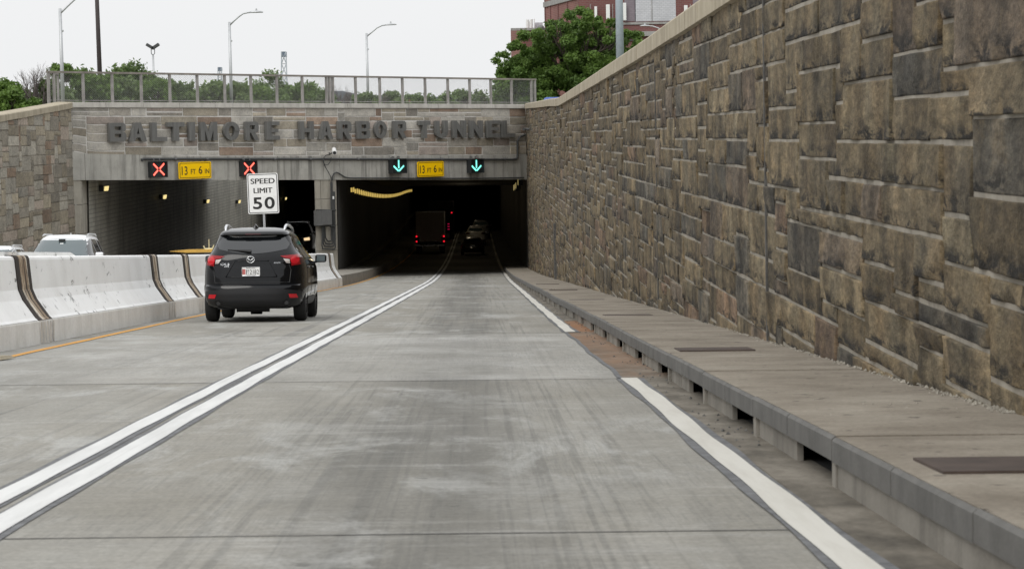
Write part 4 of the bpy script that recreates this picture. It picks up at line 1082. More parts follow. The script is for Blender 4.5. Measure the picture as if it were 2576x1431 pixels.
mb = MB()
for tx, a, b, c, d, of in (('SPEED', .115, .885, .745, .875, .0), ('LIMIT', .20, .80, .515, .64, .0), ('5', .165, .46, .115, .41, .022), ('0', .54, .87, .115, .41, .022)):
    text_solid(mb, tx, SF, a, b, c, d, .0145, .0125, of)
    if of == 0: text_solid(mb, tx, SF, a + .013, b + .013, c, d, .0149, .0122, of)
mb.build('lettering', 'sign_black', t)
MB().prism([(.5, .09), (.955, .09), (.955, .435), (.5, .435)], lambda x, y: SF(x, y, .0118), lambda x, y: SF(x, y, .0103)).build('number_patch', 'white_paint', t)
mb = MB()
z0 = TG((ps.x, 71, 0)).z; zt = cg.z + ht * .5
bx = lambda z: cg.x + (z - cg.z) * -math.tan(tilt)
mb.hexa([(bx(z0) - .03, cg.y + .012, z0), (bx(z0) + .03, cg.y + .012, z0), (bx(z0) + .03, cg.y + .06, z0), (bx(z0) - .03, cg.y + .06, z0), (bx(zt) - .03, cg.y + .012, zt), (bx(zt) + .03, cg.y + .012, zt), (bx(zt) + .03, cg.y + .06, zt), (bx(zt) - .03, cg.y + .06, zt)])
mb.build('post', 'galv', t)
mb = MB()
z = z0 + .3
while z < cg.z - ht / 2:
    mb.box(bx(z) - .008, bx(z) + .008, cg.y + .006, cg.y + .0115, z, z + .02); z += .05
mb.build('post_hole', 'sign_black', t)

# ------------------------------------------------------------ vehicles
import bmesh
class Car:
    """body from stacked plan outlines: keys (z, half width, rear y, front y)"""
    def __init__(s, keys, p=3.5, q=9):
        s.k = keys; s.p, s.q = p, q
        Z = [k[0] for k in keys]; s.Z = Z
        s.tw = [k[1] for k in keys]; s.tr = [k[2] for k in keys]; s.tf = [k[3] for k in keys]
    def g(s, z): return (float(np.interp(z, s.Z, s.tw)), float(np.interp(z, s.Z, s.tr)), float(np.interp(z, s.Z, s.tf)))
    def rear(s, x, z):
        w_, r, f = s.g(z); c = (r + f) / 2; h = (f - r) / 2; u = min(abs(x) / w_, .999)
        return c - h * (1 - u ** s.p) ** (1 / s.q)
    def front(s, x, z):
        w_, r, f = s.g(z); c = (r + f) / 2; h = (f - r) / 2; u = min(abs(x) / w_, .999)
        return c + h * (1 - u ** s.p) ** (1 / s.q)
    def side(s, y, z):
        w_, r, f = s.g(z); c = (r + f) / 2; h = (f - r) / 2; u = min(abs(y - c) / h, .9999)
        return w_ * (1 - u ** s.q) ** (1 / s.p)
    def body(s, root, mat, wheels, wr, n=72, nz=56, name='body'):
        zz = []
        for a, b in zip(s.Z[:-1], s.Z[1:]):
            m_ = max(1, int(round((b - a) / .03))); zz += [a + (b - a) * i / m_ for i in range(m_)]
        zz.append(s.Z[-1]); V = []
        for z in zz:
            w_, r, f = s.g(z); c = (r + f) / 2; h = (f - r) / 2
            for i in range(n):
                t = 2 * PI * i / n; cs, sn = math.cos(t), math.sin(t)
                # even spacing along both faces
                x = w_ * math.copysign(abs(cs) ** (2 / s.p), cs); yv = c + h * math.copysign(abs(sn) ** (2 / s.q), sn)
                V.append((x, yv, z))
        F = [(i * n + j, i * n + (j + 1) % n, (i + 1) * n + (j + 1) % n, (i + 1) * n + j) for i in range(len(zz) - 1) for j in range(n)]
        F += [tuple(range(n - 1, -1, -1)), tuple((len(zz) - 1) * n + k for k in range(n))]
        mb = MB().add(V, F); o = mb.build(name, mat, root, local=True, smooth=True)
        if wheels:
            cut = MB()
            for (x, y) in wheels:
                sx_ = 1 if x > 0 else -1
                for seg in (1,):
                    P0 = [(x - sx_ * .30, y + (wr + .05) * math.cos(2 * PI * k / 28), wr + (wr + .05) * math.sin(2 * PI * k / 28)) for k in range(28)]
                    P1 = [(x + sx_ * .40, a[1], a[2]) for a in P0]
                    cut.add(P0 + P1, [tuple(range(28)), tuple(range(55, 27, -1))] + [(k, k + 28, (k + 1) % 28 + 28, (k + 1) % 28) for k in range(28)])
            co = cut.build('cutter', 'cladding', None)
            bmm = bmesh.new(); bmm.from_mesh(co.data); bmesh.ops.recalc_face_normals(bmm, faces=bmm.faces); bmm.to_mesh(co.data); bmm.free()
            bmm = bmesh.new(); bmm.from_mesh(o.data); bmesh.ops.recalc_face_normals(bmm, faces=bmm.faces); bmm.to_mesh(o.data); bmm.free()
            md = o.modifiers.new('b', 'BOOLEAN'); md.operation = 'DIFFERENCE'; md.object = co; md.solver = 'EXACT'
            dg = bpy.context.evaluated_depsgraph_get(); me = bpy.data.meshes.new_from_object(o.evaluated_get(dg))
            o.modifiers.clear(); old = o.data; o.data = me; bpy.data.objects.remove(co)
            me.polygons.foreach_set('use_smooth', [True] * len(me.polygons))
            bmm = bmesh.new(); bmm.from_mesh(me)
            for e_ in bmm.edges:
                if len(e_.link_faces) == 2 and e_.calc_face_angle(0) > .75: e_.smooth = False
            bmm.to_mesh(me); bmm.free()
        return o
    def rpatch(s, root, name, mat, xs, lo, hi, off=.006, nv=8, face='rear', nx=24):
        """sheet on the rear/front skin between z=lo(x) and hi(x)"""
        mb = MB(); fn = s.rear if face == 'rear' else s.front; sg = -1 if face == 'rear' else 1
        rows = []
        for i in range(nx + 1):
            x = xs[0] + (xs[1] - xs[0]) * i / nx; a = lo(x) if callable(lo) else lo; b = hi(x) if callable(hi) else hi
            rows.append([(x, fn(x, a + (b - a) * j / nv) + sg * off, a + (b - a) * j / nv) for j in range(nv + 1)])
        return mb.sheet(rows).build(name, mat, root, local=True, smooth=True)
    def poly(s, root, name, mat, pts, off=.008, face='rear', res=10):
        """polygon (x,z) on the skin via a clipped fan: pts given as quads strip pairs"""
        mb = MB(); fn = s.rear if face == 'rear' else s.front; sg = -1 if face == 'rear' else 1
        (a, b, c, d) = pts; rows = []
        for i in range(res + 1):
            u = i / res; row = []
            for j in range(res + 1):
                v = j / res
                x = (a[0] * (1 - u) + b[0] * u) * (1 - v) + (d[0] * (1 - u) + c[0] * u) * v
                z = (a[1] * (1 - u) + b[1] * u) * (1 - v) + (d[1] * (1 - u) + c[1] * u) * v
                row.append((x, fn(x, z) + sg * off, z))
            rows.append(row)
        return mb.sheet(rows).build(name, mat, root, local=True, smooth=True)
    def spatch(s, root, name, mat, sgn, yr_, lo, hi, off=.006, ny=16, nv=6):
        mb = MB(); rows = []
        for i in range(ny + 1):
            y = yr_[0] + (yr_[1] - yr_[0]) * i / ny; a = lo(y) if callable(lo) else lo; b = hi(y) if callable(hi) else hi
            rows.append([(sgn * (s.side(y, a + (b - a) * j / nv) + off), y, a + (b - a) * j / nv) for j in range(nv + 1)])
        return mb.sheet(rows).build(name, mat, root, local=True, smooth=True)
def wheel(root, x, y, r, w_, rim='rim'):
    sg = 1 if x > 0 else -1; prof = [(-.5, .62), (-.5, .86), (-.44, .95), (-.34, .99), (-.12, 1), (.12, 1), (.34, .99), (.44, .95), (.5, .86), (.5, .62)]
    def lathe(prof, seg=36):
        V = [(x + a * w_, y + r * b * math.cos(2 * PI * k / seg), r + r * b * math.sin(2 * PI * k / seg)) for k in range(seg) for a, b in prof]; n = len(prof)
        return MB().add(V, [(k * n + i, k * n + i + 1, ((k + 1) % seg) * n + i + 1, ((k + 1) % seg) * n + i) for k in range(seg) for i in range(n - 1)])
    t = lathe(prof).build('wheel', 'tyre', root, local=True, smooth=True)
    mb = lathe([(sg * .36, .64), (sg * .30, .60), (sg * .12, .58)], 36)
    for k in range(5):
        a = 2 * PI * k / 5
        for da in (-.13, .13):
            p0 = Vector((x + sg * w_ * .38, y + r * .10 * math.cos(a), r + r * .10 * math.sin(a))); p1 = Vector((x + sg * w_ * .36, y + r * .63 * math.cos(a + da), r + r * .63 * math.sin(a + da)))
            mb.tube([p0, p1], .018, 6)
    mb.tube([(x + sg * w_ * .2, y, r), (x + sg * w_ * .42, y, r)], r * .15, 12)
    mb.build('rim', rim, t, local=True, smooth=False)
    MB().tube([(x - sg * w_ * .1, y, r), (x - sg * w_ * .05, y, r)], r * .58, 24).build('brake_disc', 'cladding', t, local=True)
    return t
def mirror(root, mat, x, y, z, sg, rear=True):
    mb = MB().bbox(min(x, x + sg * .21), max(x, x + sg * .21), y - .05, y + .1, z - .075, z + .075, .035)
    m_ = mb.build('mirror', mat, root, local=True, smooth=True)
    f = -1 if rear else 1
    MB().prism([(.025, -.052), (.185, -.055), (.188, .05), (.04, .056)], lambda a, b: (x + sg * a, y - .054, z + b), lambda a, b: (x + sg * a, y - .05, z + b)).build('mirror_glass', 'glass_grey', m_, local=True)
    MB().hexa([(x - sg * .09, y - .02, z - .12), (x + sg * .06, y - .02, z - .07), (x + sg * .06, y + .05, z - .07), (x - sg * .09, y + .08, z - .12), (x - sg * .09, y - .02, z - .07), (x + sg * .06, y - .02, z - .03), (x + sg * .06, y + .05, z - .03), (x - sg * .09, y + .08, z - .07)]).build('stalk', mat, m_, local=True)
def car_root(label, cat, X, Y, z, back=False, yaw=0.0, pitch=None, name='car', group=None):
    if pitch is None: pitch = math.atan((zr(Y + 2) - zr(Y - 2)) / 4)
    M_ = RG4 @ Matrix.Translation((X, Y, z)) @ Matrix.Rotation((PI if back else 0) + yaw, 4, 'Z') @ Matrix.Rotation(-pitch if back else pitch, 4, 'X')
    t = thing(name, label, cat, M_.to_translation(), group, M_.to_euler()); return t

SUV = [(.25, .80, .14, 4.30), (.30, .855, .05, 4.40), (.37, .885, .01, 4.48), (.50, .915, .0, 4.54), (.60, .925, .01, 4.54), (.645, .925, .03, 4.53), (.665, .922, .085, 4.52), (.80, .92, .10, 4.5),
       (.95, .912, .125, 4.42), (1.02, .90, .14, 4.2), (1.08, .884, .15, 3.75), (1.14, .858, .165, 3.5), (1.20, .815, .19, 3.36), (1.30, .752, .26, 3.14), (1.40, .705, .34, 2.9), (1.48, .672, .41, 2.68), (1.535, .645, .45, 2.5),
       (1.55, .638, .37, 2.45), (1.585, .612, .39, 2.3), (1.61, .59, .46, 2.2), (1.64, .55, .62, 2.1), (1.665, .48, .80, 2.0), (1.683, .34, 1.0, 1.85), (1.69, .16, 1.2, 1.6)]
# --- the black car ahead
Z3 = lambda px, py: ((px - 577) / 476.0, (1310 - py) / 476.0)
cx_ = Car(SUV, 3.3, 9)
t = car_root('black crossover car with a red and silver rear, driving ahead in the left lane', 'car', -3.915, 42.2, .004)
W4 = [(-.79, .93), (.79, .93), (-.79, 3.63), (.79, 3.63)]
bd = cx_.body(t, 'car_black', W4, .345)
for x, y in W4: wheel(t, x, y, .345, .225)
wlo = lambda x: 1.212 + .20 * abs(x) ** 2 + .015 * abs(x); 
rw_ = cx_.rpatch(t, 'rear_window', 'glass_dark', (-.655, .655), lambda x: wlo(x) if abs(x) < .6 else wlo(x) + (abs(x) - .6) * 1.6, lambda x: 1.542 - .06 * abs(x) ** 3 - (max(0, abs(x) - .54)) ** 1 * 1.35, .007, 14, nx=48)
cx_.rpatch(rw_, 'spoiler_lip', 'cladding', (-.53, .53), 1.548, lambda x: 1.578 - .02 * x * x, .02, 4)
cx_.rpatch(rw_, 'brake_light', 'lamp_dark', (-.14, .14), 1.553, 1.568, .024, 2)
MB().tube([(-.02, cx_.rear(-.02, 1.25) - .03, 1.253), (-.2, cx_.rear(-.2, 1.26) - .02, 1.268), (-.44, cx_.rear(-.44, 1.28) - .015, 1.285)], [.028, .016, .008], 8).build('wiper', 'cladding', rw_, local=True)
for sg in (-1, 1):
    tl = cx_.poly(t, 'tail_lamp', 'lamp_red', [(sg * .855, 1.02), (sg * .69, .995), (sg * .65, 1.185), (sg * .81, 1.205)], .012)
    cx_.poly(tl, 'outer_lens', 'lamp_dark', [(sg * .885, 1.04), (sg * .835, 1.015), (sg * .81, 1.20), (sg * .845, 1.175)], .016)
    cx_.poly(tl, 'inner_lens', 'lamp_red', [(sg * .665, 1.115), (sg * .58, 1.13), (sg * .49, 1.17), (sg * .655, 1.185)], .013)
    cx_.poly(tl, 'reverse_lens', 'lamp_clear', [(sg * .665, 1.035), (sg * .60, 1.045), (sg * .545, 1.122), (sg * .655, 1.108)], .013)
    cc, rr_ = (sg * .743, 1.098), .072; ring = []
    mb = MB(); cpts = [(cc[0] + rr_ * math.cos(2 * PI * k / 24), cc[1] + rr_ * math.sin(2 * PI * k / 24)) for k in range(24)]
    yb = cx_.rear(cc[0], cc[1])
    mb.add([(a, cx_.rear(a, b) - .018, b) for a, b in cpts] + [(cc[0], yb - .038, cc[1])], [(k, (k + 1) % 24, 24) for k in range(24)]).build('round_lens', 'lamp_red_bright', tl, local=True, smooth=True)
    cx_.poly(t, 'reflector', 'lamp_red_bright', [(sg * .80, .425), (sg * .665, .425), (sg * .64, .495), (sg * .775, .495)], .016)
    xe = sg * .60
    ep = MB().tube([(xe, cx_.rear(xe, .34) - .05, .345), (xe, cx_.rear(xe, .34) + .2, .345)], .048, 16, False).build('exhaust_pipe', 'cladding', t, local=True)
    MB().tube([(xe, cx_.rear(xe, .34) - .03, .345), (xe, cx_.rear(xe, .34) - .028, .345)], .042, 16).build('exhaust_bore', 'sign_black', ep, local=True)
    # roof rail
    pth = [(sg * .525, .78, 1.625), (sg * .535, .88, 1.69), (sg * .54, 1.1, 1.725), (sg * .55, 1.7, 1.72), (sg * .56, 2.2, 1.68), (sg * .57, 2.32, 1.60)]
    MB().tube(pth, [.02, .026, .026, .024, .022, .016], 8).build('roof_rail', 'silver_rail', t, local=True, smooth=True)
    top = lambda y: float(np.interp(y, [.5, .75, 1.2, 2.1, 2.75, 3.15], [1.36, 1.45, 1.535, 1.54, 1.42, 1.235]))
    for nm, ya, yb_ in (('rear_side_window', .62, 1.0), ('rear_door_window', 1.07, 1.78), ('front_door_window', 1.86, 2.95)):
        cx_.spatch(t, nm, 'glass_dark', sg, (ya, yb_), lambda y: 1.135 + .02 * (y < 1) + max(0, .9 - y) * .45, top, .006)
    mirror(t, 'car_black', sg * .93, 2.95, 1.115, sg)
    for y_ in (1.03, 1.9, 2.98):
        MB().tube([(sg * (cx_.side(y_, z) + .001), y_ + .02 * math.sin(z * 4), z) for z in np.linspace(.45, 1.1, 10)], .004, 4).build('door_gap', 'sign_black', t, local=True)
    for y_ in (1.25, 2.2): MB().tube([(sg * (cx_.side(y_, .96) + .012), y_, .96), (sg * (cx_.side(y_, .96) + .02), y_ + .1, .965), (sg * (cx_.side(y_, .96) + .012), y_ + .2, .965)], .014, 6).build('door_handle', 'car_black', t, local=True)
    cx_.spatch(t, 'sill_cladding', 'cladding', sg, (1.32, 3.22), .28, .43, .012)
cl = cx_.rpatch(t, 'bumper_cladding', 'cladding', (-.86, .86), lambda x: .272 + .05 * abs(x) ** 3, lambda x: .605 - .09 * abs(x) ** 2.5, .010, 12, nx=40)
MB().box(-.62, .62, .2, 4.2, .235, .27).build('underbody', 'cladding', t, local=True)
mb = MB().tube([(-.3, .35, .27), (.28, .35, .27)], .095, 12).tube([(-.7, .93, .33), (.7, .93, .33)], .05, 8).tube([(-.1, .9, .24), (.1, .9, .24)], .12, 12); mb.build('rear_axle', 'cladding', t, local=True)
MB().tube([(-.19, .42, .33), (.17, .42, .33)], .03, 6).build('tow_bar', 'cladding', t, local=True)
# number-plate recess, plate, badges
mb = MB()
for pts in ([(-.47, .80), (-.31, 1.085)], [(.44, .80), (.30, 1.085)], [(-.31, 1.085), (.30, 1.085)], [(-.47, .80), (.44, .80)]):
    (xa, za), (xb, zb_) = pts
    mb.tube([(xa + (xb - xa) * u, cx_.rear(xa + (xb - xa) * u, za + (zb_ - za) * u) - .003, za + (zb_ - za) * u) for u in np.linspace(0, 1, 8)], .009, 6)
mb.build('plate_recess', 'car_black', t, local=True, smooth=True)
mb = MB()
for pts in ([(-.645, 1.03), (-.69, .92), (-.665, .70), (.655, .70), (.68, .92), (.64, 1.03)],):
    full = []
    for (xa, za), (xb, zb_) in zip(pts[:-1], pts[1:]):
        full += [(xa + (xb - xa) * u, cx_.rear(xa + (xb - xa) * u, za + (zb_ - za) * u) - .0, za + (zb_ - za) * u) for u in np.linspace(0, 1, 10)]
    mb.tube(full, .006, 5)
mb.build('tailgate_gap', 'sign_black', t, local=True)
pz, pxc = .895, -.02
yb = cx_.rear(0, .9) - .02
PF = lambda x, z, d: (pxc + x, yb - d, pz + z)
lp = MB().prism(rrect(0, 0, 1, 1, .015, .32, .165), lambda a, b: PF((a - .5) * .32, (b - .5) * .165, .008), lambda a, b: PF((a - .5) * .32, (b - .5) * .165, 0)).build('licence_plate', 'sign_white', t, local=True)
mb = MB()
for tx, a, b, c, d in (('1', -.082, -.068, -.045, .035), ('B', -.055, -.03, .002, .035), ('Y', -.055, -.03, -.045, -.012), ('2', -.018, .018, -.045, .035), ('1', .036, .046, -.045, .035), ('8', .062, .098, -.045, .035), ('2', .108, .142, -.045, .035)):
    text_solid(mb, tx, lambda x, z, d_: PF(x, z, d_), a, b, c, d, .0105, .0085, .006)
text_solid(mb, '"HERITAGE"', lambda x, z, d_: PF(x, z, d_), -.09, .09, -.076, -.055, .0105, .0085, .005)
text_solid(mb, 'MARYLAND', lambda x, z, d_: PF(x, z, d_), -.08, .08, .052, .072, .0105, .0085, .005)
mb.build('plate_lettering', 'sign_black', lp, local=True)
mb = MB()
for r0, r1 in ((-.15, -.095),):
    mb.prism([(-.152, -.05), (-.095, -.05), (-.095, .045), (-.152, .045)], lambda a, b: PF(a, b, .0092), lambda a, b: PF(a, b, .0082))
mb.build('plate_flag', plain('plate_flag_red', (.45, .12, .11), .5, var=.4, scale=30), lp, local=True)
MB().tube([PF(x, z, .0095) for x, z in ((-.155, -.078), (.155, -.078), (.155, .078), (-.155, .078), (-.155, -.078))], .004, 5).build('plate_frame', 'chrome', lp, local=True)
# oval winged emblem
mb = MB(); ez, ex = 1.107, -.027; ey = cx_.rear(0, 1.1) - .016
el = [(ex + .068 * math.cos(2 * PI * k / 28), ey, ez + .055 * math.sin(2 * PI * k / 28)) for k in range(29)]
mb.tube(el, .0075, 6).tube([(ex - .06, ey, ez + .022), (ex - .03, ey, ez + .014), (ex, ey, ez - .022), (ex + .03, ey, ez + .014), (ex + .06, ey, ez + .022)], .0075, 6).tube([(ex - .05, ey, ez - .035), (ex - .028, ey, ez - .01), (ex - .03, ey, ez + .014)], .005, 5).tube([(ex + .05, ey, ez - .035), (ex + .028, ey, ez - .01), (ex + .03, ey, ez + .014)], .005, 5)
mb.build('emblem', 'chrome', t, local=True, smooth=True)
mb = MB()
BF = lambda x, z, d: (x, cx_.rear(x, z) - d, z)
text_solid(mb, 'CX-5', BF, -.565, -.405, 1.012, 1.048, .014, .006, .006); text_solid(mb, 'AWD', BF, -.495, -.41, .978, 1.0, .014, .006, .004)
mb.build('model_badge', 'chrome', t, local=True)
mb = MB(); text_solid(mb, 'SKYACTIV', BF, .385, .50, 1.036, 1.058, .014, .006, .004)
mb.build('trim_badge', 'chrome', t, local=True)
fin = MB().add([(-.03, .95, 1.668), (.09, .95, 1.668), (.03, .80, 1.66), (.03, 1.25, 1.69), (.03, .93, 1.755), (.03, .86, 1.74)], [(0, 2, 5, 4), (1, 4, 5, 2), (0, 4, 3), (1, 3, 4)]); fin.v = [v + Vector((-.03, 0, 0)) for v in fin.v]
fin.build('antenna_fin', 'car_black', t, local=True)

# --- front-facing vehicles on the other carriageway
LSUV = [(.28, .85, .1, 4.65), (.40, .93, .02, 4.80), (.70, .955, .0, 4.88), (.95, .95, .05, 4.82), (1.05, .94, .08, 4.60), (1.12, .93, .10, 4.2), (1.17, .91, .12, 3.72), (1.25, .865, .16, 3.58), (1.40, .80, .26, 3.32), (1.55, .735, .36, 3.06), (1.68, .675, .46, 2.82),
        (1.74, .64, .50, 2.66), (1.79, .56, .62, 2.5), (1.815, .42, .8, 2.3), (1.825, .2, 1.2, 1.9)]
XOV = [(a * .87, b * .97, c, d * .95) for a, b, c, d in LSUV]
def front_car(label, mat, keys, X, Y, z, mats=('glass_grey',), lamps=False, cat='suv', name='suv', yaw=0):
    K = Car(keys, 3.2, 8); t = car_root(label, cat, X, Y + keys[-1][3] * 0 + 4.85, z, True, yaw, 0.0, name)
    sc_ = keys[2][0] / .70; Z = lambda v: v * sc_
    L_ = keys[2][3]; W_ = [(-.80, .95), (.80, .95), (-.80, L_ - .95), (.80, L_ - .95)]
    K.body(t, mat, W_, .37)
    for x, y in W_: wheel(t, x, y, .37, .24)
    ws = K.rpatch(t, 'windscreen', mats[0], (-.80, .80), lambda x: Z(1.19) + .0 * x, lambda x: Z(1.705) - .05 * x * x - max(0, abs(x) - .62) * Z(2.75), .006, 10, 'front', 40)
    MB().box(-.09, .09, K.front(0, Z(1.62)) - .02, K.front(0, Z(1.62)) + .03, Z(1.60), Z(1.69)).build('mirror_mount', 'black', ws, local=True)
    K.rpatch(ws, 'sticker', 'white_paint', (-.05, .04), Z(1.555), Z(1.58), .012, 2, 'front', 4)
    K.rpatch(ws, 'sticker', 'white_paint', (-.60, -.55), Z(1.655), Z(1.68), .012, 2, 'front', 4)
    for sg in (-1, 1):
        tp = lambda y: Z(float(np.interp(y, [.7, 1.2, 2.4, 2.95, 3.5], [1.60, 1.68, 1.70, 1.56, 1.26])))
        for nm, a, b in (('rear_side_window', .75, 1.3), ('rear_door_window', 1.4, 2.2), ('front_door_window', 2.3, 3.35)):
            K.spatch(t, nm, 'glass_dark', sg, (a, b), Z(1.20), tp, .006)
        mirror(t, mat, sg * .97, 3.2, Z(1.24), sg, False)
        MB().tube([(sg * .60, .8, Z(1.79)), (sg * .615, 1.0, Z(1.83)), (sg * .62, 2.2, Z(1.83)), (sg * .61, 2.5, Z(1.79))], .022, 8).build('roof_rail', 'silver_rail', t, local=True)
        hl = K.poly(t, 'headlamp', 'headlamp_on' if lamps else 'lamp_clear', [(sg * .86, Z(.82)), (sg * .55, Z(.80)), (sg * .52, Z(.93)), (sg * .84, Z(.98))], .01, 'front')
    K.rpatch(t, 'grille', 'black', (-.45, .45), Z(.62), Z(.92), .012, 4, 'front', 12)
    K.rpatch(t, 'bumper_intake', 'black', (-.6, .6), Z(.38), Z(.52), .012, 4, 'front', 12)
    MB().add([(-.02, 1.5, Z(1.82)), (.02, 1.5, Z(1.82)), (0, 1.62, Z(1.82)), (0, 1.46, Z(1.885))], [(0, 1, 3), (1, 2, 3), (2, 0, 3)]).build('antenna_fin', mat, t, local=True)
    return t
front_car('white suv facing the camera behind the concrete barrier, windscreen and mirror showing', 'car_white', LSUV, -11.4, 64.5, 0.02, cat='suv')
front_car('white car at the left frame edge, only its roof and windscreen above the barrier', 'car_white', XOV, -14.55, 70, 0.0, cat='car', name='car')
front_car('grey vehicle with a lit headlamp coming out of the left tube beside the pier', 'car_grey', [(a * 1.12, b, c, d) for a, b, c, d in LSUV], -10.4, 139.5, zl(142) + .25, mats=('glass_dark',), lamps=True, cat='pickup', name='pickup')

# --- vehicles inside the right tube
def rear_car(label, mat, X, Y, keys, lamps='lamp_dark', plate='sign_white', cat='suv', name='suv'):
    K = Car(keys, 3.3, 9); t = car_root(label, cat, X, Y, zr(Y + 2.2) - .02, name=name)
    sc_ = keys[-1][0] / 1.69; Z = lambda v: v * sc_
    K.body(t, mat, W4, .345)
    for x, y in W4: wheel(t, x, y, .345, .225)
    K.rpatch(t, 'rear_window', 'glass_grey' if mat != 'car_brown' else 'glass_dark', (-.62, .62), lambda x: Z(1.24) + .2 * x * x, lambda x: Z(1.53) - .05 * abs(x) ** 2 - max(0, abs(x) - .50) * 1.3, .007, 8, nx=24)
    for sg in (-1, 1):
        K.poly(t, 'tail_lamp', lamps, [(sg * .86, Z(1.0)), (sg * .5, Z(1.02)), (sg * .5, Z(1.14)), (sg * .82, Z(1.17))], .012)
        mirror(t, mat, sg * .93, 2.95, Z(1.115), sg)
    K.rpatch(t, 'bumper_cladding', 'cladding', (-.8, .8), .28, .5, .01, 4)
    MB().box(-.16, .16, K.rear(0, Z(.9)) - .03, K.rear(0, Z(.9)) - .02, Z(.82), Z(.98)).build('licence_plate', plate, t, local=True)
    MB().tube([(x, K.rear(x, Z(1.17)) - .01, Z(1.175)) for x in np.linspace(-.45, .45, 6)], .012, 6).build('chrome_strip', 'chrome', t, local=True)
    return t
rear_car('silver suv inside the dark right tube, its rear window catching the light', 'car_silver', .25, 208, SUV)
rear_car('dark brown low car just inside the right tube, in front of the silver suv', 'car_brown', -.02, 182, [(a * .78, b, c, d) for a, b, c, d in SUV], cat='car', name='car')
rear_car('dark car faintly visible beyond the silver suv in the right tube', 'car_grey', .75, 228, [(a * 1.05, b, c, d) for a, b, c, d in SUV])
def box_truck(label, X, Y, wd, ht, tail, mats):
    t = car_root(label, 'truck', X, Y, zr(Y + 2) - .02, name='box_truck')
    MB().bbox(-wd / 2, wd / 2, 0, 6.2, .95, ht, .04).build('cargo_box', mats[0], t, local=True)
    mb = MB()
    for i in range(9):
        a = 1.12 + (ht - 1.4) * i / 9; b = 1.12 + (ht - 1.4) * (i + 1) / 9; mb.box(-wd / 2 + .14, wd / 2 - .14, -.012, -.001, a + .01, b - .01)
    mb.build('roll_door', mats[0], t, local=True)
    MB().box(-wd / 2 - .01, wd / 2 + .01, -.03, .12, ht - .03, ht + .02).build('top_rail', 'truck_metal', t, local=True)
    MB().box(-wd / 2 + .02, wd / 2 - .02, -.35, .1, .62, .72).build('step_bumper', 'truck_metal', t, local=True)
    mb = MB()
    for sg in (-1, 1): mb.box(sg * .42 - .05, sg * .42 + .05, 0, 8, .55, .94)
    mb.build('chassis', 'cladding', t, local=True)
    MB().bbox(-wd / 2 + .1, wd / 2 - .1, 6.4, 8.3, .5, 2.35, .15).build('cab', 'car_white', t, local=True)
    for sg in (-1, 1):
        for y_ in (1.6, 7.4): wheel(t, sg * (wd / 2 - .2), y_, .42, .38 if y_ < 3 else .26)
        MB().box(sg * (wd / 2 - .12) - .15, sg * (wd / 2 - .12) + .15, -.02, .1, .85, 1.32).build('lamp_post', 'cladding', t, local=True)
        for z in tail:
            MB().tube([(sg * (wd / 2 - .06), -.05, z), (sg * (wd / 2 - .06), -.02, z)], .068, 14).build('tail_lamp', 'tail_on', t, local=True)
        MB().box(sg * (wd / 2 - .25) - .2, sg * (wd / 2 - .25) + .2, .7, .73, .18, .8).build('mud_flap', 'cladding', t, local=True)
    MB().box(.18, .5, -.37, -.36, .63, .68).build('licence_plate', 'sign_white', t, local=True)
    return t
box_truck('pale box truck with four lit red tail lamps inside the right tube', -3.32, 186, 2.25, 3.28, (.98, 1.37), ('truck_box',))
t = car_root('dark lorry further into the right tube, only its small red lights showing', 'truck', -3.0, 226, zr(228), name='box_truck')
MB().bbox(-1.2, 1.2, 0, 7, .9, 3.6, .05).build('cargo_box', 'cladding', t, local=True)
for sg in (-1, 1):
    for y_ in (1.5, 6.5): wheel(t, sg * .98, y_, .45, .4)
MB().tube([(1.02, -.05, 2.55), (1.02, -.02, 2.55)], .07, 12).build('marker_lamp', 'tail_on', t, local=True)
for z in (.95, 1.2, 1.45): MB().box(.62, .80, -.05, -.02, z, z + .07).build('tail_lamp', 'tail_dim', t, local=True)

# yellow swing gate beyond the barrier
gp0, gp1 = atY(427, 632.5, 84), atY(560, 630, 86)
t = thing('swing_gate', 'tapering yellow gate arm lying just above the concrete barrier', 'gate', TG((gp1.x, gp1.y, 0)))
a, b = TG(gp0), TG(gp1); mb = MB()
hh = lambda u: .012 + .045 * min(1, u * 3)
rows = []
for u in np.linspace(0, 1, 10):
    p = a.lerp(b, u); h = hh(u); rows.append([p + Vector((0, -.05 * min(1, u * 3), -h)), p + Vector((0, -.05, h)), p + Vector((0, .05, h)), p + Vector((0, .05, -h)), p + Vector((0, -.05 * min(1, u * 3), -h))])
mb.sheet(rows).build('arm', 'gate_yellow', t)
c = TG(atY(527, 627, 85.6)); q = lambda px, py: TG(atY(px, py, 85.6))
mb = MB().tube([q(512, 618), q(515, 625), q(517, 628)], .025, 6).tube([q(538, 616.5), q(535, 625), q(534, 628)], .025, 6).tube([q(516, 627.5), q(535, 627)], .05, 6).tube([q(525.5, 602), q(526, 627)], .018, 6)
mb.build('bracket', 'gate_pale', t)
MB().tube([TG((gp1.x, gp1.y, 0)), TG((gp1.x, gp1.y, 1.5))], .09, 10).build('post', 'gate_pale', t)

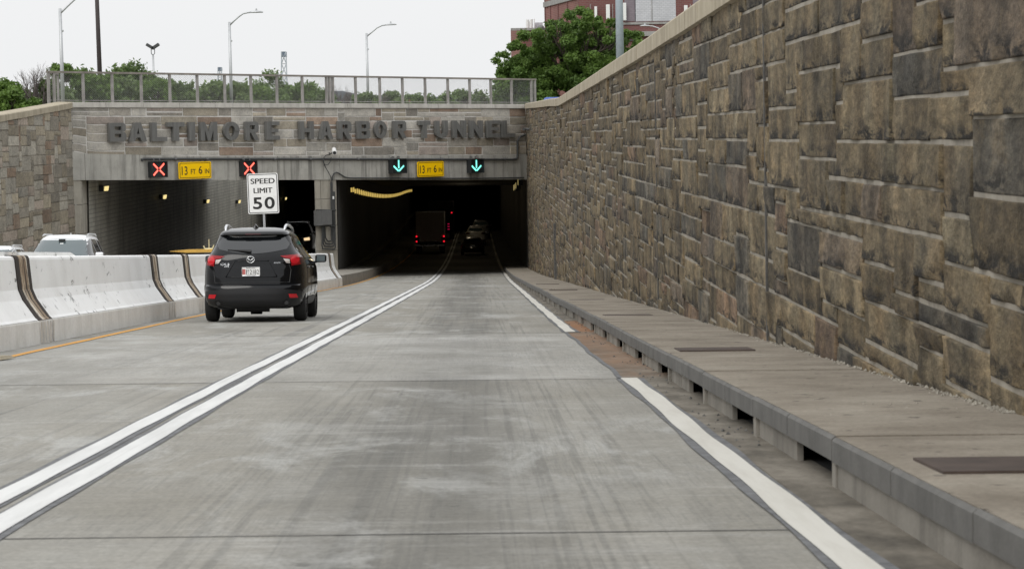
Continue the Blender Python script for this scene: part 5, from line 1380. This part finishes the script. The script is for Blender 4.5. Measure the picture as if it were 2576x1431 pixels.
# ------------------------------------------------------------ lamps and poles above the walls
def gpt(px, py, Y): return TG(atY(px, py, Y))
def street_lamp(label, px, pbase, ptop, Y, arm, mat='galv', r0=.11, r1=.075, right=True):
    b = gpt(px[0], pbase, Y); tp = gpt(px[1], ptop, Y)
    t = thing('street_lamp', label, 'street lamp', (tp.x, tp.y, UG), 'street lamps beyond the walls')
    MB().tube([(tp.x, tp.y, UG - .5), (tp.x, tp.y, tp.z)], [r0, r1], 12).build('pole', mat, t, smooth=True)
    if arm:
        pts = [gpt(x, y, Y) for x, y in arm]
        MB().tube(pts, [.05] * (len(pts) - 1) + [.035], 8).build('arm', mat, t, smooth=True)
        e_ = pts[-1]; d = (pts[-1] - pts[-2]); d.z *= .3; d.normalize(); L_ = .75; n = Vector((0, 1, 0))
        h = MB(); prof = [(0, .05, .04), (.15, .09, .07), (.45, .16, .09), (.7, .13, .06), (.8, .03, .02)]
        V = []
        for u, wd, hg in prof:
            p = e_ + d * (u - .1)
            V += [p + n * wd + Vector((0, 0, .0)), p + n * wd * .6 + Vector((0, 0, hg)), p - n * wd * .6 + Vector((0, 0, hg)), p - n * wd, p - n * wd * .7 - Vector((0, 0, .035)), p + n * wd * .7 - Vector((0, 0, .035))]
        F = [(i * 6 + j, i * 6 + (j + 1) % 6, (i + 1) * 6 + (j + 1) % 6, (i + 1) * 6 + j) for i in range(4) for j in range(6)]
        h.add(V, F + [(0, 1, 2, 3, 4, 5), (29, 28, 27, 26, 25, 24)]).build('lamp_head', mat, t, smooth=True)
        pc = e_ + d * .3 + Vector((0, 0, .08)); MB().tube([pc, pc + Vector((0, 0, .14))], [.06, .045], 8).build('photocell', 'galv', t)
        MB().tube([(tp.x, tp.y, tp.z - 1.1), (tp.x + .14, tp.y, tp.z - 1.1)], .05, 6).build('pole_cap', 'galv', t)
    return t
street_lamp('tall grey street lamp at the left whose arm leaves the top of the frame', (158, 151), 250, 22, 118, [(152, 34), (160, 26), (170, 16), (187, 0), (203, -10), (222, -17), (240, -18)])
street_lamp('grey curved-arm street lamp above the middle of the fence, left of the lattice tower', (583, 577), 200, 56, 140, [(578, 64), (590, 52), (600, 43), (611, 35), (622, 32.5), (632, 32)])
street_lamp('smaller grey curved-arm street lamp above the right half of the fence', (926, 922), 205, 84, 165, [(923, 92), (935, 82), (948, 71), (960, 65), (972, 63.5)])
street_lamp('small grey street lamp arm pointing left, just above the right stone wall coping', (1690, 1685), 120, 88, 190, [(1684, 92), (1672, 82), (1655, 71), (1640, 66.5), (1632, 66)])
b = gpt(1560, 160, 72)
t = thing('lamp_pole', 'thick blue-grey pole rising behind the right stone wall out of the frame top', 'pole', (b.x, b.y, UG))
MB().tube([(b.x, b.y, UG - .3), (b.x, b.y, b.z + 5.0)], [.125, .10], 16).build('shaft', 'pole_blue', t, smooth=True)
MB().bbox(b.x - .25, b.x + .25, b.y - .25, b.y + .25, UG - .3, UG - .25, .01).build('base_plate', 'galv', t)
MB().tube([(b.x, b.y, b.z + 5.0), (b.x - .6, b.y, b.z + 5.8), (b.x - 2, b.y, b.z + 6)], .05, 8).build('arm', 'galv', t)
b = gpt(252, 200, 150); tp = gpt(244, 0, 150)
t = thing('utility_pole', 'thin dark pole left of the floodlight, leaving the top of the frame', 'pole', (b.x, b.y, UG))
MB().tube([(tp.x + .1, b.y, UG), (tp.x, b.y, tp.z + 4)], [.16, .11], 10).build('shaft', 'pole_dark', t, smooth=True)
MB().box(tp.x - .9, tp.x + .9, b.y - .06, b.y + .06, tp.z + 3.4, tp.z + 3.55).build('crossarm', 'pole_dark', t)
b = gpt(385, 140, 170)
t = thing('floodlight_pole', 'slim grey pole carrying two dark floodlights splayed in a V', 'floodlight', (b.x, b.y, UG))
MB().tube([(b.x, b.y, UG), (b.x, b.y, b.z)], [.09, .07], 10).build('pole', 'galv', t, smooth=True)
MB().tube([(b.x, b.y, b.z), (b.x - .12, b.y, b.z + .14), (b.x - .12, b.y, b.z + .45)], .03, 6).tube([(b.x, b.y, b.z), (b.x + .12, b.y, b.z + .14), (b.x + .12, b.y, b.z + .45)], .03, 6).build('yoke', 'conduit', t)
for sg in (-1, 1):
    c = Vector((b.x + sg * .20, b.y, b.z + .62)); M_ = Matrix.Translation(c) @ Matrix.Rotation(sg * math.radians(-32), 4, 'Y')
    MB().bbox(-.30, .30, -.2, .2, -.09, .12, .03).xf(M_).build('floodlight', 'conduit', t)

# ------------------------------------------------------------ vegetation
def leaf_mesh(name, mat, parent, blobs, n, size, seed, flat=1.0, shell=.55):
    """leaf-sized quads through a set of blobs (centre, radii)"""
    r = np.random.default_rng(seed)
    vol = np.array([b[1][0] * b[1][1] * b[1][2] for b in blobs]) ** .75; pr_ = vol / vol.sum()
    idx = r.choice(len(blobs), n, p=pr_)
    Cn = np.array([b[0] for b in blobs])[idx]; Rd = np.array([b[1] for b in blobs])[idx]
    d = r.normal(size=(n, 3)); d /= np.linalg.norm(d, axis=1, keepdims=True)
    rad = (shell + (1 - shell) * r.random(n) ** .6)[:, None]; rad *= (1 + .16 * r.normal(size=n))[:, None]
    Pp = Cn + d * Rd * rad
    a = r.normal(size=(n, 3)) + d * .6; a /= np.linalg.norm(a, axis=1, keepdims=True)
    u = np.cross(a, r.normal(size=(n, 3))); u /= np.linalg.norm(u, axis=1, keepdims=True); v = np.cross(a, u)
    sz = (size * (.6 + .8 * r.random(n)))[:, None]
    V = np.stack([Pp - u * sz, Pp - v * sz * .45 + a * sz * .15, Pp + u * sz, Pp + v * sz * .45 + a * sz * .15], 1).reshape(-1, 3)
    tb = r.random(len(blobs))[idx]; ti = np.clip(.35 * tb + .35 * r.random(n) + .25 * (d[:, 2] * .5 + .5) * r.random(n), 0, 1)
    V -= np.array(ORG[parent.name])
    me = bpy.data.meshes.new(name); me.vertices.add(4 * n); me.vertices.foreach_set('co', V.ravel().astype('f'))
    me.loops.add(4 * n); me.loops.foreach_set('vertex_index', np.arange(4 * n, dtype='i'))
    me.polygons.add(n); me.polygons.foreach_set('loop_start', np.arange(0, 4 * n, 4, dtype='i')); me.update(calc_edges=True)
    at = me.attributes.new('tint', 'FLOAT', 'POINT'); at.data.foreach_set('value', np.repeat(ti, 4).astype('f'))
    me.materials.append(MT[mat]); me.validate()
    o = bpy.data.objects.new(name, me); COL.objects.link(o); o.parent = parent; return o
def branch(mb, p, d, l, r, depth, rr, spread=.55, up=.1):
    n = 3; path = [p]; q = p.copy(); dd = d.copy()
    for i in range(n):
        dd = (dd + Vector((rr.gauss(0, .12), rr.gauss(0, .12), rr.gauss(up * .3, .08)))).normalized(); q = q + dd * l / n; path.append(q.copy())
    mb.tube(path, [r * (1 - .35 * i / n) for i in range(n + 1)], 5 if r > .03 else 3, False)
    if depth > 0:
        for k in range(rr.choice([2, 3, 3])):
            s_ = rr.uniform(.4, 1.0); b_ = path[min(n, int(s_ * n) + 0)]
            nd = (dd + Vector((rr.gauss(0, spread), rr.gauss(0, spread), rr.gauss(up, spread * .5)))).normalized()
            branch(mb, b_, nd, l * rr.uniform(.55, .8), r * .6, depth - 1, rr, spread, up)
def shrub(label, cat, px, ptop, pw, Y, mat='leaf_a', n=2600, size=.11, seed=1, group='shrubs and small trees behind the fence', name='shrub', bare=False, lean=0, pbase=262, dens=1.0):
    tp = gpt(px, ptop, Y); hw = pw / 2 * Y / FD; base = min(UG, tp.z - .8); h = tp.z - base; rr = random.Random(seed)
    t = thing(name, label, cat, (tp.x, tp.y, UG), group)
    mb = MB()
    if bare:
        for k in range(10):
            branch(mb, Vector((tp.x + rr.uniform(-hw * .4, hw * .4), tp.y + rr.uniform(-.6, .6), UG)), Vector((rr.gauss(lean, .32), rr.gauss(0, .3), 1)).normalized(), h * .48, .035, 4, rr, .42, .22)
        mb.build('branches', 'twig', t); return t
    for k in range(5):
        branch(mb, Vector((tp.x + rr.uniform(-hw * .3, hw * .3), tp.y + rr.uniform(-.4, .4), UG)), Vector((rr.gauss(0, .35), rr.gauss(0, .35), 1)).normalized(), h * .5, .05, 2, rr, .5, .25)
    mb.build('trunk', 'bark', t)
    bl = []
    for k in range(26):
        u = rr.random(); z = base + h * (.06 + .86 * u); wdt = hw * (1.05 - .62 * u ** 1.8) * rr.random() ** .6; a = rr.uniform(0, 2 * PI); s_ = rr.uniform(.16, .34) * min(hw, h * .6) * (1.1 - .4 * u) + .12
        bl.append(((tp.x + math.cos(a) * wdt, tp.y + math.sin(a) * min(wdt, 1.8), z), (s_ * 1.15, s_, s_ * rr.uniform(.7, 1.1))))
    for k in range(7):
        u = rr.uniform(.75, 1); s_ = rr.uniform(.10, .2); bl.append(((tp.x + rr.uniform(-hw * .55, hw * .55), tp.y + rr.uniform(-.5, .5), base + h * u - s_), (s_ * .7, s_ * .7, s_ * 1.5)))
    leaf_mesh('crown', mat, t, bl, int(n * dens), size, seed, shell=.35); return t
VEG = [  # label, px, top, width, Y, material, n, seed
    ('dense green shrub at the left frame edge above the wing wall', 18, 208, 130, 122, 'leaf_b', 3200, 1),
    ('rounded green shrub just right of the left-edge shrub, above the wing wall', 62, 225, 70, 126, 'leaf_a', 1800, 2),
    ('bushy green tree behind the left-most street lamp', 165, 158, 105, 128, 'leaf_a', 3800, 3),
    ('sparse-topped green shrub right of the left-most street lamp', 215, 168, 70, 131, 'leaf_c', 2200, 4),
    ('low green shrub at the foot of the dark utility pole', 270, 190, 100, 133, 'leaf_a', 2200, 5),
    ('tall wide green tree with thin top shoots below the floodlight pole', 335, 157, 150, 136, 'leaf_c', 4600, 6),
    ('bright green low bush right of the floodlight pole foot', 420, 200, 100, 138, 'leaf_b', 2200, 7),
    ('round green bush left of the pale crane tower', 485, 215, 80, 141, 'leaf_a', 2200, 8),
    ('low bright bush between two fence bays under the far crane', 545, 205, 90, 143, 'leaf_b', 1900, 9),
    ('wide mid green bush right of the taller whole street lamp', 625, 202, 110, 146, 'leaf_a', 2800, 10),
    ('spindly tree with feathery tufts left of the lattice tower', 680, 170, 60, 148, 'leaf_c', 1100, 11),
    ('grey-green bush in front of the long blue-grey shed', 715, 212, 80, 150, 'leaf_c', 2200, 12),
    ('dense green bush at the right end of the blue-grey shed', 785, 206, 100, 153, 'leaf_a', 2600, 13),
    ('loose green bush right of the bare twiggy shrub', 925, 235, 60, 160, 'leaf_c', 1200, 14),
    ('dark green bush at the foot of the smaller street lamp', 905, 232, 56, 163, 'leaf_a', 1400, 15),
    ('green bush right of the smaller street lamp', 985, 232, 70, 166, 'leaf_c', 1700, 16),
    ('low bush left of the orange-red roof', 1040, 236, 60, 169, 'leaf_b', 1200, 17),
    ('small bush right of the orange-red roof', 1085, 240, 50, 172, 'leaf_a', 1000, 18),
    ('rounded bush in the fence bay second from the right end bush', 1130, 228, 66, 174, 'leaf_a', 1700, 19),
    ('green bush with a pointed top in the right-hand fence bays', 1168, 224, 60, 176, 'leaf_c', 1500, 20),
    ('loose small bush near the left side of the big tree', 1210, 226, 50, 178, 'leaf_c', 1000, 21)]
VEG += [('low filler bush at the left end of the fence, beside the bare twiggy shrub', 135, 205, 90, 125, 'leaf_c', 2600, 51), ('low dark bush behind the fence between the two left-most trees', 235, 192, 120, 129, 'leaf_a', 2800, 52),
    ('low bush under the thin-topped wide tree', 300, 196, 120, 132, 'leaf_c', 2800, 53), ('low bush right of the thin-topped wide tree', 385, 198, 110, 134, 'leaf_a', 2600, 54),
    ('low grey-green bush left of the round green bush', 455, 206, 100, 137, 'leaf_c', 2200, 55), ('low grey-green bush under the short dark tower', 530, 208, 110, 139, 'leaf_c', 2200, 56),
    ('low bush at the foot of the taller whole street lamp', 590, 206, 100, 142, 'leaf_c', 2200, 57), ('low bush below the spindly tree', 670, 212, 110, 145, 'leaf_a', 2400, 58),
    ('low bush below the pale lattice tower', 735, 214, 100, 149, 'leaf_a', 2200, 59), ('low bush just left of the double fence post', 815, 236, 60, 152, 'leaf_c', 1300, 60)]
for lb_, px, tp_, pw, Y, mt, n, sd_ in VEG:
    shrub(lb_, 'tree' if 'tree' in lb_ else 'shrub', px, tp_, pw * 1.2, Y, mt, int(n * 1.5), .12, sd_, name='tree' if 'tree' in lb_ else 'shrub', dens=.45 if 'spindly' in lb_ else 1.15)
shrub('tall bare twiggy shrub at the left end of the fence', 'shrub', 92, 150, 80, 124, seed=40, bare=True, lean=-.05)
shrub('bare twiggy shrub right of the double fence post', 'shrub', 862, 212, 70, 158, seed=41, bare=True)
shrub('small bare shrub between green bushes by the taller street lamp', 'shrub', 520, 222, 60, 140, seed=42, bare=True)
shrub('small bare shrub just right of the smaller street lamp', 'shrub', 955, 222, 50, 164, seed=43, bare=True)

# big tree behind the right wall
Y = 172.0; rr = random.Random(77); cc = gpt(1440, 200, Y)
t = thing('tree', 'large leafy green tree behind the right stone wall, in front of the brick building', 'tree', (cc.x, cc.y, UG))
mb = MB(); mb.tube([(cc.x, cc.y, UG - .3), (cc.x + .1, cc.y, UG + 1.2), (cc.x, cc.y, UG + 3)], [.42, .33, .26], 10, False)
for k in range(7): branch(mb, Vector((cc.x, cc.y, UG + rr.uniform(1, 2.6))), Vector((math.cos(k * .9) * .9, math.sin(k * .9) * .9, .8)).normalized(), 3.2, .16, 3, rr, .45, .2)
mb.build('trunk', 'bark', t)
bl = []
def tb(px, py, rpx, dy=0, squash=.85):
    p = gpt(px, py, Y + dy); s_ = rpx * Y / FD; bl.append(((p.x, p.y, p.z), (s_, s_ * .9, s_ * squash)))
OUT = [(1275, 235, 38), (1262, 150, 26), (1272, 190, 30), (1300, 135, 38), (1335, 105, 42), (1375, 92, 38), (1400, 75, 36), (1430, 58, 34), (1465, 45, 32), (1490, 58, 34), (1520, 62, 32), (1545, 75, 30), (1560, 95, 30), (1590, 100, 28), (1612, 98, 22), (1615, 120, 26), (1595, 140, 30), (1570, 150, 34),
       (1330, 170, 52), (1390, 150, 52), (1450, 120, 52), (1510, 120, 48), (1320, 230, 50), (1390, 225, 56), (1460, 190, 56), (1520, 175, 44), (1440, 240, 40), (1480, 225, 36), (1500, 240, 30), (1345, 265, 40), (1410, 268, 36), (1252, 215, 20), (1256, 250, 24)]
for px, py, rp_ in OUT:
    for k in range(6):
        a = rr.uniform(0, 2 * PI); tb(px + math.cos(a) * rp_ * .55, py + math.sin(a) * rp_ * .55, rp_ * rr.uniform(.28, .5), rr.uniform(-3.2, 2.5), rr.uniform(.6, .9))
for k in range(170):
    px = rr.uniform(1268, 1620); py = rr.uniform(95, 262)
    if py > 92 + abs(px - 1480) * .32: tb(px, py, rr.uniform(16, 30), rr.uniform(-2, 3), rr.uniform(.6, .9))
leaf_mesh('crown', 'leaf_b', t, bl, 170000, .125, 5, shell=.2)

# ------------------------------------------------------------ far background
def gbox(mb, px0, px1, py0, py1, Y, dep):
    a, b = gpt(px0, py1, Y), gpt(px1, py0, Y); return mb.box(a.x, b.x, a.y, a.y + dep, a.z, b.z)
YB = 330.0
t = thing('brick_building', 'large red brick building with painted grey panels and white antennas, behind the big tree', 'building', gpt(1560, 250, YB))
gx = lambda px, py, Y=YB: gpt(px, py, Y)
cn = gx(1458, 100); far = gx(1371, 100, 352); top = gx(1458, -75).z; bot = UG - .5
mb = MB(); R_ = gx(1990, 100)
mb.hexa([(cn.x, cn.y, bot), (R_.x, cn.y, bot), (R_.x, cn.y + 40, bot), (cn.x, cn.y + 40, bot), (cn.x, cn.y, top), (R_.x, cn.y, top), (R_.x, cn.y + 40, top), (cn.x, cn.y + 40, top)]).build('wall', 'brick_shaded', t)
MB().add([(far.x, far.y, bot), (cn.x - .01, cn.y + .01, bot), (cn.x - .01, cn.y + .01, top), (far.x, far.y, top)], [(0, 1, 2, 3)]).build('side_wall', 'brick', t)
mb = MB()
dv = Vector((cn.x - far.x, cn.y - far.y, 0)); nn = Vector((dv.y, -dv.x, 0)).normalized()
for u in (.02, .18, .41, .68, .985):
    p = Vector((far.x, far.y, 0)) + dv * u; q = p + dv.normalized() * .35
    mb.hexa([(p.x, p.y, bot), (q.x, q.y, bot), (q.x + nn.x * .12, q.y + nn.y * .12, bot), (p.x + nn.x * .12, p.y + nn.y * .12, bot), (p.x, p.y, top), (q.x, q.y, top), (q.x + nn.x * .12, q.y + nn.y * .12, top), (p.x + nn.x * .12, p.y + nn.y * .12, top)])
mb.build('pilaster', 'brick_shaded', t)
zb0 = gx(1371, 14, 352).z
mb = MB(); P_ = [(far.x, far.y), (cn.x, cn.y)]
mb.hexa([(far.x, far.y, zb0 - .35), (cn.x, cn.y, zb0 - .35), (cn.x + nn.x * .2, cn.y + nn.y * .2, zb0 - .35), (far.x + nn.x * .2, far.y + nn.y * .2, zb0 - .35), (far.x, far.y, zb0 + .4), (cn.x, cn.y, zb0 + .4), (cn.x + nn.x * .2, cn.y + nn.y * .2, zb0 + .4), (far.x + nn.x * .2, far.y + nn.y * .2, zb0 + .4)])
mb.build('string_course', 'band', t)
for nm, x0, x1, mt in (('painted_panel', 1571, 1597, 'panel_grey'), ('painted_panel', 1597, 1698, 'panel_light'), ('painted_panel', 1743, 1792, 'panel_grey'), ('painted_panel', 1792, 1900, 'panel_light')):
    a = gx(x0, 55); b = gx(x1, -75); MB().box(a.x + .02, b.x - .02, cn.y - .06, cn.y - .002, a.z, b.z).build(nm, mt, t)
a = gx(1560, 93); b = gx(1990, 73); MB().box(a.x, b.x, cn.y - .5, cn.y - .003, a.z, b.z).build('concrete_band', 'band', t)
a = gx(1560, 104); b = gx(1990, 93.5); MB().box(a.x, b.x, cn.y - .2, cn.y - .003, a.z, b.z).build('window_strip', 'glass_dark', t)
a = gx(1540, 58); b = gx(1990, 55.5); MB().box(a.x, b.x, cn.y - .15, cn.y - .003, a.z, b.z).build('ledge', 'band', t)
mb = MB(); mc = MB()
for x0, x1, y0, y1 in ((1475, 1480, 24, 60), (1495, 1501, 18, 48), (1524, 1533, 13, 50), (1567, 1574, 9, 53), (1720, 1728, 15, 58)):
    a = gx(x0, y1); b = gx(x1, y0); MB().bbox(a.x, b.x, cn.y - .8, cn.y - .45, a.z, b.z, .05).build('antenna_panel', 'white_paint', t)
for x in (1485, 1541, 1564, 1736, 1752): a = gx(x, 55); b = gx(x, 12); mb.tube([(a.x, cn.y - .5, a.z), (a.x, cn.y - .5, b.z)], .05, 6)
a = gx(1640, 54); b = gx(1640, -60); mb.tube([(a.x, cn.y - .12, a.z), (a.x, cn.y - .12, b.z)], .05, 6)
mb.build('mast', 'band', t)
Y2 = 345.0
t = thing('brick_annex', 'lower brick block with rooftop ducts left of the big brick building', 'building', gpt(1330, 250, Y2))
a, b = gpt(1290, 260, Y2), gpt(1374, 71.5, Y2)
MB().box(a.x + 1.6, b.x + 4, a.y, a.y + 18, UG - .5, b.z).build('wall', 'brick_shaded', t)
MB().add([(a.x, a.y + 6, UG - .5), (a.x + 1.59, a.y + .0, UG - .5), (a.x + 1.59, a.y + .0, b.z), (a.x, a.y + 6, b.z)], [(0, 1, 2, 3)]).build('side_wall', 'brick', t)
MB().box(a.x - .1, b.x + 4, a.y - .25, a.y - .01, b.z - .3, b.z + .05).build('coping', 'band', t)
e_ = gpt(1310, 88, Y2); MB().box(e_.x, b.x + 4, a.y - .4, a.y - .01, e_.z - .35, e_.z).build('string_course', 'band', t)
mb = MB()
for x, y0 in ((1327, 50), (1336.5, 49), (1332, 54), (1344, 48)): p = gpt(x, y0, Y2); mb.tube([(p.x, a.y + 1, b.z - .5), (p.x, a.y + 1, p.z)], .22 if x in (1327, 1336.5) else .06, 8)
mb.build('duct_pipe', 'white_paint', t)
p0, p1 = gpt(1347, 71, Y2), gpt(1366, 56, Y2); MB().box(p0.x, p1.x, a.y + 2, a.y + 4, b.z, p1.z).build('rooftop_unit', 'panel_light', t)
p0, p1 = gpt(1352, 84, Y2), gpt(1368, 65, Y2); MB().bbox(p0.x, p1.x, a.y - 1, a.y + 1, p0.z, p1.z, .3).build('rooftop_unit', 'cabinet', t)
# long low shed, orange roof
a, b = gpt(772, 262, 420), gpt(905, 236, 420)
t = thing('shed', 'long low blue-grey shed roof seen through the fence', 'shed', (a.x, a.y, UG))
MB().add([(a.x - 2, a.y, UG), (b.x + 22, a.y, UG), (b.x + 22, a.y, b.z - 1.2), (b.x, a.y, b.z - .2), (b.x - 3, a.y, b.z + .5), (a.x - 2, a.y, b.z + .55)], [(0, 1, 2, 3, 4, 5)]).add([(a.x - 2, a.y + .01, b.z + .55), (b.x - 3, a.y + .01, b.z + .5), (b.x, a.y + 14, b.z + .8), (a.x - 2, a.y + 14, b.z + .8)], [(0, 1, 2, 3)]).build('roof', 'shed', t)
MB().box(a.x - 2, b.x + 22, a.y + .3, a.y + 14, UG, b.z - 1.4).build('wall', 'shed', t)
a, b = gpt(992, 262, 230), gpt(1034, 250, 230)
t = thing('hut', 'small hut with an orange-red roof peeking over the portal coping', 'hut', (a.x, a.y, UG))
MB().box(a.x, b.x, a.y, a.y + 3, UG - .3, b.z - .25).build('wall', 'band', t); MB().box(a.x - .1, b.x + .1, a.y - .3, a.y + 3.2, b.z - .24, b.z).build('roof', 'orange_brick', t)
o = MB().bbox(-.35, .35, -.3, .3, 0, .4, .1); p = gpt(1617, 302 * .8587, 90); p = gpt(1390, 258, 95)
o.v = [v + Vector((p.x, p.y, p.z - .2)) for v in o.v]
tag(o.build('equipment_box', 'blue', None), 'tiny blue box just above the right wall coping under the tree', 'box')
# far cranes
def lattice(label, px, ptop, pbot, wtop, wbot, Y, cab):
    t = thing('crane_tower', label, 'crane', gpt(px, pbot, Y), 'distant lattice towers')
    a, b = gpt(px, pbot, Y), gpt(px, ptop, Y); wt, wb = wtop * Y / FD / 2, wbot * Y / FD / 2; mb = MB(); n = 7; k = wt * .22
    P_ = lambda u, sx_, sy_: Vector((a.x + (b.x - a.x) * u + sx_ * (wb + (wt - wb) * u), a.y + sy_ * (wb + (wt - wb) * u), UG + (b.z - UG) * u))
    for sx_ in (-1, 1):
        for sy_ in (-1, 1): mb.tube([P_(0, sx_, sy_), P_(1, sx_, sy_)], k, 4)
    for i in range(n):
        u, u1 = i / n, (i + 1) / n
        for sy_ in (-1, 1): mb.tube([P_(u, -1, sy_), P_(u1, 1, sy_)], k * .6, 3).tube([P_(u, 1, sy_), P_(u1, -1, sy_)], k * .6, 3).tube([P_(u1, -1, sy_), P_(u1, 1, sy_)], k * .6, 3)
        for sx_ in (-1, 1): mb.tube([P_(u, sx_, -1), P_(u1, sx_, 1)], k * .6, 3)
    mb.build('lattice', 'crane_light', t)
    h = cab * Y / FD
    MB().bbox(b.x - wt * 1.25, b.x + wt * 1.25, b.y - wt * 1.25, b.y + wt * 1.25, b.z - h, b.z, wt * .1).build('cab', 'crane', t)
    return t
lattice('pale lattice tower with a dark blue top above the middle of the fence', 714, 131, 215, 11, 19, 900, 13)
lattice('short dark blue tower left of the taller whole street lamp', 553, 170, 240, 9, 12, 950, 9)
